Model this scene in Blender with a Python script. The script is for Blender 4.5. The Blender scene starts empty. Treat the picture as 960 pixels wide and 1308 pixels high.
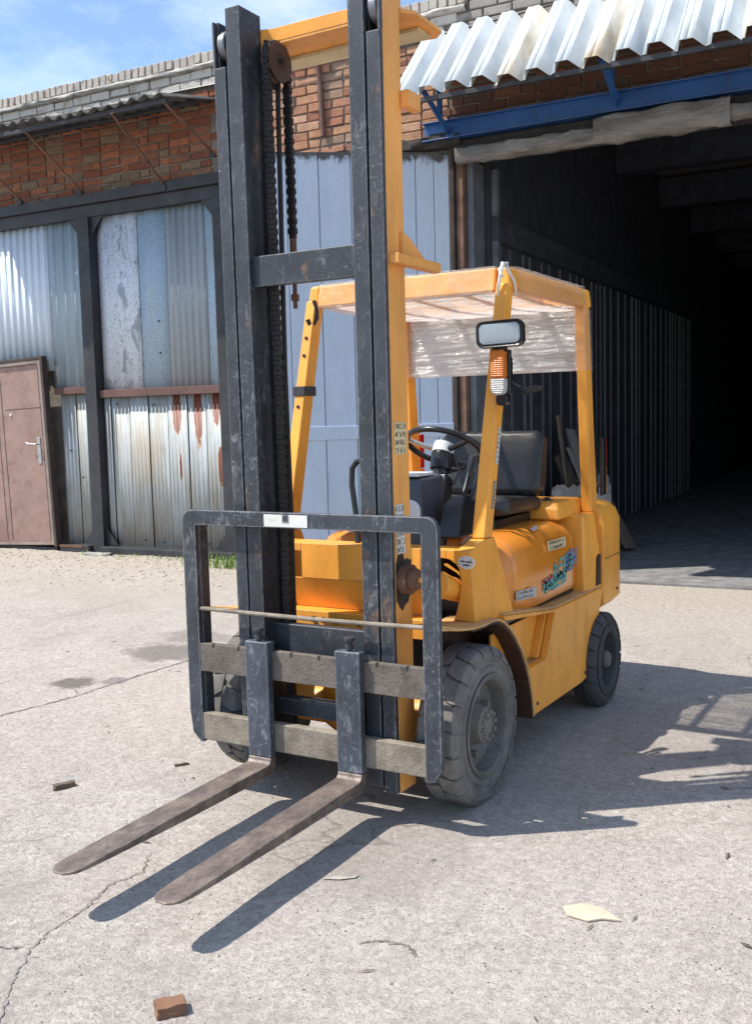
import bpy, bmesh, math, random
from mathutils import Vector, Matrix, noise as mnoise, Euler
R_ = math.radians
random.seed(7)
scene = bpy.context.scene
COL = scene.collection

# ------------------------------------------------------------------ camera
cam_d = bpy.data.cameras.new('camera'); cam = bpy.data.objects.new('camera', cam_d); COL.objects.link(cam)
right = Vector((0.86533817, 0.50054042, -0.02547815)); up = Vector((-0.02558268, 0.09488246, 0.99515971)); back = Vector((0.50053508, -0.86049789, 0.09491058))
CAM = Vector((2.11423, -3.47378, 1.5))
m = Matrix.Identity(4)
for i in range(3): m[i][0] = right[i]; m[i][1] = up[i]; m[i][2] = back[i]; m[i][3] = CAM[i]
cam.matrix_world = m
cam_d.sensor_fit = 'VERTICAL'; cam_d.sensor_height = 36.0; cam_d.lens = 1285.8/1308*36
cam_d.clip_start = 0.05; cam_d.clip_end = 3000
scene.camera = cam

# ------------------------------------------------------------------ sky and sun
SUN_AZ, SUN_EL = R_(37.2), R_(57.5)          # direction the light travels over the ground (from +x towards +y), elevation
sd = Vector((-math.cos(SUN_AZ)*math.cos(SUN_EL), -math.sin(SUN_AZ)*math.cos(SUN_EL), math.sin(SUN_EL)))
world = bpy.data.worlds.new('World'); scene.world = world; world.use_nodes = True
wt = world.node_tree; wt.nodes.clear()
wo = wt.nodes.new('ShaderNodeOutputWorld'); wb = wt.nodes.new('ShaderNodeBackground'); sky = wt.nodes.new('ShaderNodeTexSky')
sky.sky_type = 'NISHITA'; sky.sun_disc = False; sky.sun_elevation = SUN_EL; sky.sun_rotation = math.atan2(sd.x, sd.y)
sky.air_density = 1.0; sky.dust_density = 0.3; sky.ozone_density = 3.0
wb.inputs['Strength'].default_value = 0.15
wtc = wt.nodes.new('ShaderNodeTexCoord'); wmp = wt.nodes.new('ShaderNodeMapping'); wmp.inputs['Scale'].default_value = (1.0, 1.0, 2.2)
wn = wt.nodes.new('ShaderNodeTexNoise'); wn.inputs['Scale'].default_value = 4.2; wn.inputs['Detail'].default_value = 9; wn.inputs['Roughness'].default_value = 0.62
wr = wt.nodes.new('ShaderNodeValToRGB'); wr.color_ramp.elements[0].position = 0.42; wr.color_ramp.elements[1].position = 0.78
wr.color_ramp.elements[0].color = (0, 0, 0, 1); wr.color_ramp.elements[1].color = (.85, .85, .85, 1)
wm = wt.nodes.new('ShaderNodeMix'); wm.data_type = 'RGBA'; wm.inputs[7].default_value = (5.2, 5.8, 6.5, 1)
L = wt.links.new
L(wtc.outputs['Generated'], wmp.inputs['Vector']); L(wmp.outputs[0], wn.inputs['Vector']); L(wn.outputs['Fac'], wr.inputs['Fac']); L(wr.outputs['Color'], wm.inputs[0])
L(sky.outputs[0], wm.inputs[6]); L(wm.outputs[2], wb.inputs['Color']); L(wb.outputs[0], wo.inputs['Surface'])
sun_d = bpy.data.lights.new('sun', 'SUN'); sun = bpy.data.objects.new('sun', sun_d); COL.objects.link(sun)
sun_d.energy = 4.25; sun_d.angle = R_(0.53); sun_d.color = (1.0, 0.955, 0.88)
sun.rotation_euler = sd.to_track_quat('Z', 'Y').to_euler(); sun.location = (0, 0, 10)
vs = scene.view_settings; vs.view_transform = 'Standard'; vs.look = 'None'; vs.exposure = 0.60; vs.gamma = 1.0; vs.use_curve_mapping = False
scene.render.resolution_x = 751; scene.render.resolution_y = 1024

# ------------------------------------------------------------------ node helpers
class NT:
    def __init__(s, name):
        s.mat = bpy.data.materials.new(name); s.mat.use_nodes = True
        s.t = s.mat.node_tree; s.t.nodes.clear()
        s.out = s.n('ShaderNodeOutputMaterial'); s.tc = s.n('ShaderNodeTexCoord'); s.co = s.tc.outputs['Object']
    def n(s, t): return s.t.nodes.new(t)
    def link(s, a, b): s.t.links.new(a, b)
    def put(s, sock, v):
        if hasattr(v, 'is_linked') or hasattr(v, 'links'): s.link(v, sock)
        elif isinstance(v, (tuple, list)) and len(v) == 3 and sock.type == 'RGBA': sock.default_value = (*v, 1)
        else: sock.default_value = v
    def mapv(s, scale=(1,1,1), rot=(0,0,0), vec=None, loc=(0,0,0)):
        m = s.n('ShaderNodeMapping'); s.link(vec or s.co, m.inputs[0]); m.inputs['Scale'].default_value = scale; m.inputs['Rotation'].default_value = rot; m.inputs['Location'].default_value = loc
        return m.outputs[0]
    def noise(s, scale, detail=4, rough=.55, vec=None, dist=0.0):
        n = s.n('ShaderNodeTexNoise'); s.link(vec or s.co, n.inputs['Vector']); n.inputs['Scale'].default_value = scale; n.inputs['Detail'].default_value = detail; n.inputs['Roughness'].default_value = rough; n.inputs['Distortion'].default_value = dist
        return n.outputs['Fac']
    def voro(s, scale, feature='F1', vec=None, out='Distance'):
        n = s.n('ShaderNodeTexVoronoi'); n.feature = feature; s.link(vec or s.co, n.inputs['Vector']); n.inputs['Scale'].default_value = scale
        return n.outputs[out]
    def ramp(s, fac, stops, interp='LINEAR'):
        r = s.n('ShaderNodeValToRGB'); r.color_ramp.interpolation = interp; s.put(r.inputs['Fac'], fac)
        e = r.color_ramp.elements
        while len(e) < len(stops): e.new(0.5)
        for el, (p, c) in zip(e, stops):
            el.position = p; el.color = (c, c, c, 1) if isinstance(c, (int, float)) else (*c, 1)
        return r.outputs['Color']
    def mix(s, fac, a, b, mode='MIX'):
        x = s.n('ShaderNodeMix'); x.data_type = 'RGBA'; x.blend_type = mode
        s.put(x.inputs[0], fac); s.put(x.inputs[6], a); s.put(x.inputs[7], b); return x.outputs[2]
    def math(s, op, a, b=0.0, clamp=False):
        x = s.n('ShaderNodeMath'); x.operation = op; x.use_clamp = clamp; s.put(x.inputs[0], a); s.put(x.inputs[1], b); return x.outputs[0]
    def sep(s, vec=None):
        x = s.n('ShaderNodeSeparateXYZ'); s.link(vec or s.co, x.inputs[0]); return x.outputs
    def rand(s):
        return s.n('ShaderNodeObjectInfo').outputs['Random']
    def bump(s, h, strength=.3, dist=.01, normal=None):
        b = s.n('ShaderNodeBump'); s.put(b.inputs['Height'], h); b.inputs['Strength'].default_value = strength; b.inputs['Distance'].default_value = dist
        if normal: s.link(normal, b.inputs['Normal'])
        return b.outputs[0]
    def pbsdf(s, col, rough=.5, metal=0.0, normal=None, spec=.5, coat=0.0):
        b = s.n('ShaderNodeBsdfPrincipled'); s.put(b.inputs['Base Color'], col); s.put(b.inputs['Roughness'], rough); s.put(b.inputs['Metallic'], metal)
        b.inputs['Specular IOR Level'].default_value = spec; b.inputs['Coat Weight'].default_value = coat
        if normal: s.link(normal, b.inputs['Normal'])
        return b
    def done(s, sh):
        s.link(sh.outputs[0] if hasattr(sh, 'outputs') else sh, s.out.inputs['Surface']); return s.mat

MAT = {}
def edge_mask(t, radius=.009, lo=.82, hi=.99, thr=(.42, .58), scale=38):
    b = t.n('ShaderNodeBevel'); b.samples = 3; b.inputs['Radius'].default_value = radius
    g = t.n('ShaderNodeNewGeometry'); d = t.n('ShaderNodeVectorMath'); d.operation = 'DOT_PRODUCT'
    t.link(b.outputs[0], d.inputs[0]); t.link(g.outputs['Normal'], d.inputs[1])
    e = t.ramp(d.outputs['Value'], [(lo, 1.0), (hi, 0.0)])
    return t.math('MULTIPLY', e, t.ramp(t.noise(scale, 6, .7), [(thr[0], 0.0), (thr[1], 1.0)]))
def plain(name, col, rough=.5, metal=0.0, var=.25, bump=.0, bscale=60, spec=.5):
    t = NT(name)
    f = t.noise(6, 5, .6); f2 = t.noise(45, 3, .6)
    c = t.mix(t.ramp(f, [(.3, 0.0), (.7, 1.0)]), tuple(v*(1-var) for v in col), tuple(min(1, v*(1+var)) for v in col))
    c = t.mix(t.math('MULTIPLY', t.ramp(f2, [(.55, 0.0), (.75, 1.0)]), .35), c, tuple(v*.5 for v in col))
    nm = t.bump(t.noise(bscale, 4, .6), bump, .01) if bump else None
    MAT[name] = t.done(t.pbsdf(c, rough, metal, nm, spec)); return MAT[name]

def paint(name, col, dirt=(.16, .085, .04), dirt_amt=.5, rough=.42, chip=(.10, .055, .035), coat=0.0, streak=True):
    """weathered machine paint: faded patches, vertical grime, rust chips"""
    t = NT(name)
    fade = t.noise(2.3, 6, .6)
    c = t.mix(t.ramp(fade, [(.3, 0.0), (.7, 1.0)]), tuple(v*.80 for v in col), tuple(min(1, v*1.14+.012) for v in col))
    g = t.noise(5.5, 8, .72, vec=t.mapv((1, 1, .28)), dist=.4)
    gm = t.math('MULTIPLY', t.ramp(g, [(.50, 0.0), (.74, 1.0)]), dirt_amt)
    c = t.mix(gm, c, dirt)
    fine = t.noise(90, 5, .7)
    c = t.mix(t.math('MULTIPLY', t.ramp(fine, [(.45, 0.0), (.75, 1.0)]), .22*dirt_amt*2), c, tuple(v*.55 for v in col))
    ch = t.noise(19, 7, .75, dist=.6)
    chm = t.ramp(ch, [(.675, 0.0), (.695, 1.0)])
    c = t.mix(chm, c, chip)
    sc = t.noise(30, 3, .6, vec=t.mapv((1, 1, 9), (.5, .2, .3)))
    c = t.mix(t.math('MULTIPLY', t.ramp(sc, [(.70, 0.0), (.73, 1.0)]), .45), c, chip)
    c = t.mix(t.math('MULTIPLY', edge_mask(t), .85), c, (.24, .15, .095))
    r = t.mix(gm, (rough,)*3, (.8,)*3)
    h = t.math('ADD', t.math('MULTIPLY', chm, -.6), t.math('MULTIPLY', t.noise(7, 3, .5), .8))
    nm = t.bump(h, .16, .006)
    MAT[name] = t.done(t.pbsdf(c, r, 0.0, nm, .45, coat)); return MAT[name]

paint('yellow_paint', (.90, .365, .042), dirt_amt=.40)
paint('yellow_mast', (.86, .38, .085), dirt_amt=.28, rough=.5)
paint('orange_cover', (.72, .24, .022), dirt_amt=.14, rough=.2, coat=.3)
paint('fender_dirty', (.66, .38, .14), dirt=(.24, .16, .11), dirt_amt=.95, rough=.7)
paint('blue_steel', (.012, .085, .27), dirt=(.02, .03, .06), dirt_amt=.55, rough=.4, chip=(.10, .07, .05))
paint('brown_rail', (.14, .07, .055), dirt=(.06, .04, .035), dirt_amt=.6, rough=.7, chip=(.2, .1, .06))

def black_paint(name, base=(.020, .022, .027), scuff=(.25, .26, .27), amt=.8, rust=.5, rough=.4):
    t = NT(name)
    f = t.noise(4, 6, .65)
    c = t.mix(t.ramp(f, [(.32, 0.0), (.72, 1.0)]), tuple(v*.7 for v in base), tuple(v*2.0 for v in base))
    pm = t.ramp(t.noise(3.3, 6, .68, vec=t.mapv((1, 1, .6), loc=(7, 2, 5))), [(.40, .12), (.60, 1.0)])
    s1 = t.noise(26, 8, .78, vec=t.mapv((1, 1, .55), (.2, .4, .3)), dist=1.2)
    c = t.mix(t.math('MULTIPLY', t.ramp(s1, [(.53, 0.0), (.66, 1.0)]), t.math('MULTIPLY', pm, amt*.70)), c, scuff)
    s2 = t.noise(20, 4, .7, vec=t.mapv((1, 1, 7), (.9, .3, .2)))
    c = t.mix(t.math('MULTIPLY', t.ramp(s2, [(.66, 0.0), (.69, 1.0)]), t.math('MULTIPLY', pm, amt)), c, tuple(v*1.4 for v in scuff))
    fi = t.noise(140, 4, .7)
    c = t.mix(t.math('MULTIPLY', t.ramp(fi, [(.50, 0.0), (.72, 1.0)]), t.math('MULTIPLY', pm, .45*amt)), c, tuple(v*.55 for v in scuff))
    rr = t.noise(7.5, 9, .74, vec=t.mapv((1, 1, .45), loc=(3, 1, 2)))
    c = t.mix(t.math('MULTIPLY', t.ramp(rr, [(.60, 0.0), (.68, 1.0)]), rust), c, (.22, .12, .065))
    c = t.mix(t.math('MULTIPLY', edge_mask(t, .008, .82, .99, (.36, .52)), amt*.8), c, tuple(v*1.25 for v in scuff))
    nm = t.bump(t.noise(55, 6, .7), .18, .004)
    MAT[name] = t.done(t.pbsdf(c, t.mix(s1, (rough,)*3, (.7,)*3), 0.0, nm, .5)); return MAT[name]
black_paint('mast_black', base=(.019, .022, .028), rust=.75, amt=1.0)
black_paint('rest_black', base=(.024, .028, .036), rust=.12, amt=1.0, scuff=(.36, .37, .38))
black_paint('fork_black', base=(.034, .041, .054), rust=.12, amt=1.0, scuff=(.34, .36, .38))
black_paint('dark_steel', base=(.022, .022, .025), scuff=(.12, .12, .12), amt=.35, rust=.25, rough=.55)
black_paint('greasy', base=(.010, .009, .009), scuff=(.06, .05, .045), amt=.3, rust=.25, rough=.5)

def cast(name, a, b, spec=(.03, .025, .02), rough=.85):
    t = NT(name)
    f = t.noise(9, 8, .7); c = t.mix(t.ramp(f, [(.3, 0.0), (.7, 1.0)]), a, b)
    p = t.noise(95, 4, .7)
    c = t.mix(t.ramp(p, [(.56, 0.0), (.68, .6)]), c, spec)
    v = t.noise(12, 6, .7, vec=t.mapv((1, 1, .2)))
    c = t.mix(t.ramp(v, [(.6, 0.0), (.72, .6)]), c, spec)
    nm = t.bump(t.math('ADD', p, t.noise(40, 5, .6)), .55, .006)
    MAT[name] = t.done(t.pbsdf(c, rough, 0, nm, .3)); return MAT[name]
cast('carriage_rough', (.095, .080, .070), (.20, .165, .14))
cast('carriage_worn', (.13, .11, .088), (.34, .29, .225), spec=(.14, .10, .075))
def fork_steel():
    t = NT('fork_steel')
    st = t.noise(11, 9, .74, vec=t.mapv((1.2, .75, 1)), dist=.3)
    c = t.ramp(st, [(.26, (.060, .045, .040)), (.48, (.15, .115, .098)), (.72, (.33, .26, .205))])
    sc = t.noise(70, 6, .75, vec=t.mapv((1.5, .10, 1), (0, 0, .15)))
    c = t.mix(t.ramp(sc, [(.57, 0.0), (.70, .7)]), c, (.40, .34, .29))
    c = t.mix(t.math('MULTIPLY', edge_mask(t, .006), .8), c, (.50, .44, .38))
    p = t.noise(80, 4, .7); c = t.mix(t.ramp(p, [(.58, 0.0), (.7, .7)]), c, (.03, .022, .02))
    nm = t.bump(t.math('ADD', t.noise(60, 6, .7), sc), .35, .004)
    MAT['fork_steel'] = t.done(t.pbsdf(c, t.ramp(st, [(.3, .7), (.7, .42)]), .25, nm, .5))
fork_steel()
def rubber(name, base, dust, amt):
    t = NT(name)
    f = t.noise(7, 8, .7); c = t.mix(t.math('MULTIPLY', t.ramp(f, [(.3, .15), (.72, 1.0)]), amt), base, dust)
    p = t.noise(120, 4, .7); c = t.mix(t.ramp(p, [(.5, 0.0), (.75, .35)]), c, dust)
    nm = t.bump(t.math('ADD', t.noise(30, 6, .7), t.math('MULTIPLY', p, .4)), .35, .004)
    MAT[name] = t.done(t.pbsdf(c, .88, 0, nm, .25)); return MAT[name]
rubber('tyre_rubber', (.060, .059, .059), (.27, .25, .228), .9)
rubber('tyre_rubber_dark', (.035, .037, .041), (.12, .115, .11), .6)
rubber('rim_dirty', (.060, .059, .058), (.24, .22, .20), .75)
rubber('hub_dirty', (.10, .095, .085), (.26, .24, .21), .9)
plain('black_vinyl', (.016, .017, .019), .34, var=.3, bump=.10, bscale=180)
plain('black_plastic', (.013, .014, .016), .30, var=.3, bump=.05)
plain('grey_plastic', (.045, .055, .075), .42, var=.2)
plain('white_plastic', (.62, .64, .66), .4, var=.06)
plain('steel', (.42, .42, .42), .35, .8, var=.2)
plain('roller_steel', (.22, .22, .235), .42, .6, var=.3)
plain('rusty', (.16, .075, .045), .8, var=.5, bump=.4)
plain('pulley_brown', (.085, .050, .042), .55, var=.35, bump=.2)
plain('chain_grease', (.016, .013, .012), .5, var=.5, bump=.5, bscale=120)
plain('sticker_white', (.66, .65, .60), .5, var=.12)
plain('sticker_grey', (.42, .41, .38), .5, var=.25)
plain('sticker_cream', (.62, .52, .30), .5, var=.18)
plain('ink', (.045, .045, .05), .6, var=.3)
plain('ink_teal', (.08, .42, .40), .5, var=.35)
plain('ink_blue', (.06, .19, .42), .5, var=.35)
plain('ink_pink', (.50, .16, .22), .5, var=.35)
plain('ink_pale', (.52, .62, .66), .5, var=.3)
plain('red_lens', (.42, .015, .012), .2, var=.15)
plain('mat_dark', (.035, .033, .032), .8, var=.3, bump=.2)
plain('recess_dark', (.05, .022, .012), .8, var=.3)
def lens(name, col, trans, rough=.12, scale=(80, 80, 0)):
    t = NT(name); x = t.sep()
    w = t.math('SINE', t.math('MULTIPLY', x[0], scale[0]*6.28)); w2 = t.math('SINE', t.math('MULTIPLY', x[2], scale[2]*6.28)) if scale[2] else w
    nm = t.bump(t.math('ADD', w, w2), .5, .003)
    b = t.pbsdf(col, rough, 0, nm, .6); b.inputs['Transmission Weight'].default_value = trans; b.inputs['IOR'].default_value = 1.45
    MAT[name] = t.done(b)
lens('headlight_glass', (.42, .48, .52), .10, .30, (110, 0, 0))
lens('amber_lens', (.85, .22, .01), .30, .2, (90, 0, 120))
lens('clear_lens', (.72, .71, .68), .35, .2, (90, 0, 120))
plain('reflector', (.60, .62, .63), .18, .9, var=.1)

def film(name, vscale, opac, con=1.0):
    """stretch film: mostly see-through foil with milky gathered folds and bright glints, some painted as pale streaks"""
    t = NT(name)
    v = t.mapv(vscale, (.0, .0, .0))
    a = t.noise(3.2, 9, .66, vec=v, dist=.25); b = t.noise(9, 6, .7, vec=t.mapv(tuple(k*1.7 for k in vscale), (0, .06, .04)))
    streak = t.ramp(b, [(.48, 0.0), (.68, 1.0)])
    op = t.math('ADD', t.math('MULTIPLY', t.ramp(a, [(.25, 1-.75*con), (.75, 1.0)]), opac), t.math('MULTIPLY', streak, .35*con), True)
    nm = t.bump(t.math('ADD', a, t.math('MULTIPLY', b, .8)), .9, .02)
    tr = t.n('ShaderNodeBsdfTransparent'); tr.inputs[0].default_value = (.93, .92, .90, 1)
    df = t.n('ShaderNodeBsdfDiffuse'); t.link(t.mix(t.ramp(b, [(.35, 0.0), (.62, 1.0)]), (.74, .715, .69), (.97, .96, .94)), df.inputs[0]); t.link(nm, df.inputs['Normal'])  # pale streaks in the diffuse colour paint glints along the folds
    tl = t.n('ShaderNodeBsdfTranslucent'); tl.inputs[0].default_value = (.90, .88, .85, 1)
    gl = t.n('ShaderNodeBsdfGlossy'); gl.inputs[0].default_value = (.9, .9, .9, 1); gl.inputs['Roughness'].default_value = .16; t.link(nm, gl.inputs['Normal'])
    m1 = t.n('ShaderNodeMixShader'); m1.inputs[0].default_value = .55; t.link(df.outputs[0], m1.inputs[1]); t.link(tl.outputs[0], m1.inputs[2])
    m2 = t.n('ShaderNodeMixShader'); m2.inputs[0].default_value = .28; t.link(m1.outputs[0], m2.inputs[1]); t.link(gl.outputs[0], m2.inputs[2])
    m3 = t.n('ShaderNodeMixShader'); t.link(op, m3.inputs[0]); t.link(tr.outputs[0], m3.inputs[1]); t.link(m2.outputs[0], m3.inputs[2])
    MAT[name] = t.done(m3.outputs[0])
film('film_back', (.20, 1, 5.0), 1.15)
film('film_roof', (.4, 3.0, 1), .85)
film('film_bar', (1.5, 1.5, 1.5), .20, .35)

# ---- building materials
def brick_mat(name, stops, white=0.0, grime=.5):
    t = NT(name)
    rn = t.rand()
    c = t.ramp(rn, stops)
    vec = t.n('ShaderNodeVectorMath'); vec.operation = 'ADD'; t.link(t.co, vec.inputs[0])
    cx = t.n('ShaderNodeCombineXYZ'); t.link(t.math('MULTIPLY', rn, 37.0), cx.inputs[0]); t.link(t.math('MULTIPLY', rn, 91.0), cx.inputs[2]); t.link(cx.outputs[0], vec.inputs[1])
    v = vec.outputs[0]
    n1 = t.noise(14, 6, .7, vec=v); n2 = t.noise(70, 4, .7, vec=v)
    c = t.mix(t.math('MULTIPLY', t.ramp(n1, [(.35, 0.0), (.72, 1.0)]), grime), c, (.09, .06, .045))
    c = t.mix(t.ramp(n2, [(.6, 0.0), (.74, .6)]), c, (.42, .33, .25))
    if white:
        wv = t.noise(10, 7, .72, vec=v, dist=.5)
        c = t.mix(t.ramp(wv, [(.30, 0.0), (.46, white)]), c, (.58, .56, .50))
    nm = t.bump(t.math('ADD', n1, n2), .6, .008)
    MAT[name] = t.done(t.pbsdf(c, .92, 0, nm, .2))
brick_mat('brick_red_shaded', [(0, (.22, .075, .045)), (.25, (.34, .12, .062)), (.45, (.25, .11, .07)), (.6, (.40, .15, .08)), (.78, (.20, .15, .095)), (1, (.26, .19, .12))], grime=.62)  # darker brick tones carry the shade under the canopy
brick_mat('brick_orange_sunlit', [(0, (.40, .19, .11)), (.3, (.52, .29, .17)), (.55, (.36, .15, .095)), (.75, (.55, .33, .21)), (1, (.33, .22, .16))], grime=.5)  # lighter brick tones carry the sun on the stretch without canopy
brick_mat('brick_dark', [(0, (.13, .055, .038)), (.5, (.18, .08, .05)), (.8, (.11, .075, .055)), (1, (.27, .10, .05))], grime=.7)
brick_mat('brick_white', [(0, (.26, .14, .10)), (.5, (.32, .2, .14)), (1, (.22, .14, .11))], white=.85, grime=.6)
brick_mat('brick_coping', [(0, (.24, .12, .09)), (.5, (.30, .2, .15)), (1, (.18, .12, .10))], white=.62, grime=.7)
brick_mat('brick_grey_shaded', [(0, (.16, .13, .12)), (.5, (.24, .2, .18)), (1, (.2, .15, .13))], white=.35, grime=.6)  # greyed tones paint in the shade above the awning
plain('mortar', (.20, .175, .145), .95, var=.35, bump=.6, bscale=40)
plain('soot', (.035, .030, .027), .95, var=.5, bump=.8, bscale=30)
plain('asbestos', (.16, .155, .15), .9, var=.3, bump=.4)
plain('parapet_lime', (.40, .385, .35), .95, var=.5, bump=.8, bscale=25)
plain('canopy_grey', (.085, .082, .078), .95, var=.5, bump=.6)
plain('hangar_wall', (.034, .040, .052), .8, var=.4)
plain('hangar_lit_edge', (.10, .108, .118), .6, var=.3)  # paler than the wall, painting in the light on its rib edges
plain('jamb_wood', (.13, .075, .05), .9, var=.5, bump=.6)
plain('jamb_grey', (.11, .125, .14), .7, var=.3)

def sheet_mat(name, base, alt, kind, rough=.45, metal=.0):
    t = NT(name); x = t.sep()
    v = t.noise(7, 7, .65, vec=t.mapv((1, 1, .10)))
    c = t.mix(t.ramp(v, [(.3, 0.0), (.7, 1.0)]), base, alt)
    fine = t.noise(60, 4, .65, vec=t.mapv((1, 1, .25)))
    c = t.mix(t.math('MULTIPLY', t.ramp(fine, [(.4, 0.0), (.8, 1.0)]), .25), c, tuple(k*.6 for k in base))
    if kind == 'peel':
        p = t.noise(6.5, 10, .74, vec=t.mapv((1, 1, .45)), dist=.5)
        c = t.mix(t.ramp(p, [(.535, 0.0), (.575, .85)]), c, (.24, .285, .32))
        p2 = t.noise(50, 4, .7); c = t.mix(t.ramp(p2, [(.54, 0.0), (.60, .75)]), c, (.27, .31, .34))
    if kind == 'peel_grey':
        p = t.noise(7, 10, .74, vec=t.mapv((1, 1, .35)), dist=.5)
        c = t.mix(t.ramp(p, [(.60, 0.0), (.63, 1.0)]), c, (.58, .63, .68))
    if kind == 'stipple':
        p = t.voro(55); c = t.mix(t.ramp(p, [(.25, 0.0), (.65, .6)]), c, (.20, .29, .37))
        q = t.noise(3, 6, .7, vec=t.mapv((1, 1, .3))); c = t.mix(t.ramp(q, [(.55, 0.0), (.72, .5)]), c, (.34, .33, .22))
    if kind == 'gate':
        q = t.noise(5, 8, .72, vec=t.mapv((1, 1, .35))); c = t.mix(t.math('MULTIPLY', t.ramp(q, [(.50, 0.0), (.75, 1.0)]), .45), c, (.32, .375, .44))
        e2 = t.noise(18, 8, .75, vec=t.mapv((1, 1, .5))); zt = t.ramp(t.math('ADD', t.math('MULTIPLY', x[2], .25), t.math('MULTIPLY', t.math('SUBTRACT', e2, .5), .07)), [(.925, 0.0), (.937, 1.0)])
        c = t.mix(zt, c, (.06, .055, .05)); sp = t.noise(33, 6, .75); c = t.mix(t.ramp(sp, [(.69, 0.0), (.71, .8)]), c, (.15, .11, .09))
    if kind == 'stainlight':
        q = t.noise(6, 8, .72, vec=t.mapv((1, .25, .25))); c = t.mix(t.ramp(q, [(.5, 0.0), (.75, .55)]), c, (.36, .34, .29))
    if kind == 'stain':
        q = t.noise(3.5, 8, .7, vec=t.mapv((1, .3, .3))); c = t.mix(t.ramp(q, [(.5, 0.0), (.72, .8)]), c, (.40, .27, .13))
    if kind == 'galv':
        q = t.noise(4.5, 8, .7, vec=t.mapv((1, 1, .22))); c = t.mix(t.ramp(q, [(.42, 0.0), (.66, .8)]), c, (.27, .225, .15))
        q2 = t.noise(14, 7, .75, vec=t.mapv((1, 1, .12), loc=(5, 0, 0))); c = t.mix(t.ramp(q2, [(.52, 0.0), (.70, .6)]), c, (.20, .21, .21))
        # rust that has run down from the top edge, and a dirty patch
        wob = t.math('MULTIPLY', t.math('SUBTRACT', t.noise(16, 6, .7), .5), .9)
        def run(c, bx, z, rx, rz, skew=0.0):
            mp = t.mapv((1/rx, 0, 1/rz), loc=(-bx/rx, 0, -z/rz)); d = t.n('ShaderNodeVectorMath'); d.operation = 'LENGTH'; t.link(mp, d.inputs[0])
            k = t.math('ADD', d.outputs['Value'], wob)
            c = t.mix(t.ramp(k, [(.98, .85), (1.45, 0.0)]), c, (.45, .30, .17))
            return t.mix(t.ramp(k, [(.90, 1.0), (1.0, 0.0)]), c, (.19, .060, .034))
        for a_ in ((-4.80, 1.64, .055, .30), (-4.53, 1.60, .055, .38), (-4.29, 1.66, .048, .22), (-4.255, 1.03, .038, .22), (-4.775, 1.02, .016, .14)): c = run(c, *a_)
        mp = t.mapv((1/.28, 0, 1/.5), loc=(5.30/.28, 0, -1.15/.5)); d = t.n('ShaderNodeVectorMath'); d.operation = 'LENGTH'; t.link(mp, d.inputs[0])
        c = t.mix(t.ramp(t.math('ADD', d.outputs['Value'], wob), [(.4, .6), (1.2, 0.0)]), c, (.33, .27, .19))
        sp = t.noise(13, 5, .7); bt = t.ramp(x[2], [(.10, 1.0), (.42, 0.0)])
        c = t.mix(t.math('MULTIPLY', t.ramp(sp, [(.4, 0.0), (.65, .8)]), bt), c, (.40, .26, .18))
    nm = t.bump(t.noise(25, 5, .6), .15, .004)
    MAT[name] = t.done(t.pbsdf(c, rough, metal, nm, .45))
sheet_mat('sheet_white', (.56, .64, .72), (.66, .73, .79), 'plain', .65)
sheet_mat('sheet_peel', (.64, .68, .74), (.56, .61, .68), 'peel', .65)
sheet_mat('sheet_peel_grey', (.25, .32, .36), (.33, .40, .44), 'peel_grey', .6)
sheet_mat('sheet_stipple', (.42, .52, .60), (.36, .46, .55), 'stipple', .6)
sheet_mat('sheet_grey', (.25, .285, .31), (.36, .395, .41), 'plain', .55)
sheet_mat('sheet_galv', (.34, .375, .39), (.47, .50, .50), 'galv', .55, .0)
sheet_mat('awning_white', (.42, .47, .50), (.54, .58, .59), 'stainlight', .6)
sheet_mat('awning_stained', (.60, .57, .48), (.72, .69, .62), 'stain', .5)
sheet_mat('gate_blue', (.405, .49, .60), (.45, .535, .64), 'gate', .6)

def door_mat():
    t = NT('door_brown')
    f = t.noise(3, 7, .65); c = t.mix(t.ramp(f, [(.3, 0.0), (.7, 1.0)]), (.24, .145, .115), (.36, .235, .195))
    g = t.noise(8, 6, .7); c = t.mix(t.ramp(g, [(.5, 0.0), (.75, .6)]), c, (.14, .07, .05))
    MAT['door_brown'] = t.done(t.pbsdf(c, .5, 0, t.bump(t.noise(80, 3, .6), .06, .003), .4))
door_mat()
plain('door_frame', (.26, .20, .165), .55, var=.25)
plain('door_frame_dark', (.055, .035, .03), .7, var=.4)

def cloth_mat():
    t = NT('canvas')
    f = t.noise(4, 8, .7, vec=t.mapv((.6, 1, 3))); c = t.ramp(f, [(.25, (.09, .08, .07)), (.55, (.24, .22, .20)), (.8, (.36, .34, .31))])
    nm = t.bump(t.noise(9, 7, .7, vec=t.mapv((.5, 1, 3))), .9, .04)
    MAT['canvas'] = t.done(t.pbsdf(c, .95, 0, nm, .1))
cloth_mat()
def wood(name, a, b):
    t = NT(name); v = t.noise(6, 8, .7, vec=t.mapv((1, .15, 1)), dist=.6); rn = t.rand()
    c = t.mix(t.ramp(v, [(.3, 0.0), (.7, 1.0)]), a, b); c = t.mix(t.math('MULTIPLY', rn, .5), c, tuple(k*.45 for k in a))
    MAT[name] = t.done(t.pbsdf(c, .9, 0, t.bump(v, .5, .006), .2))
wood('old_wood', (.12, .095, .075), (.24, .19, .15)); wood('grey_wood', (.15, .14, .13), (.30, .28, .26)); wood('brown_wood', (.20, .10, .062), (.33, .19, .12))

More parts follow.
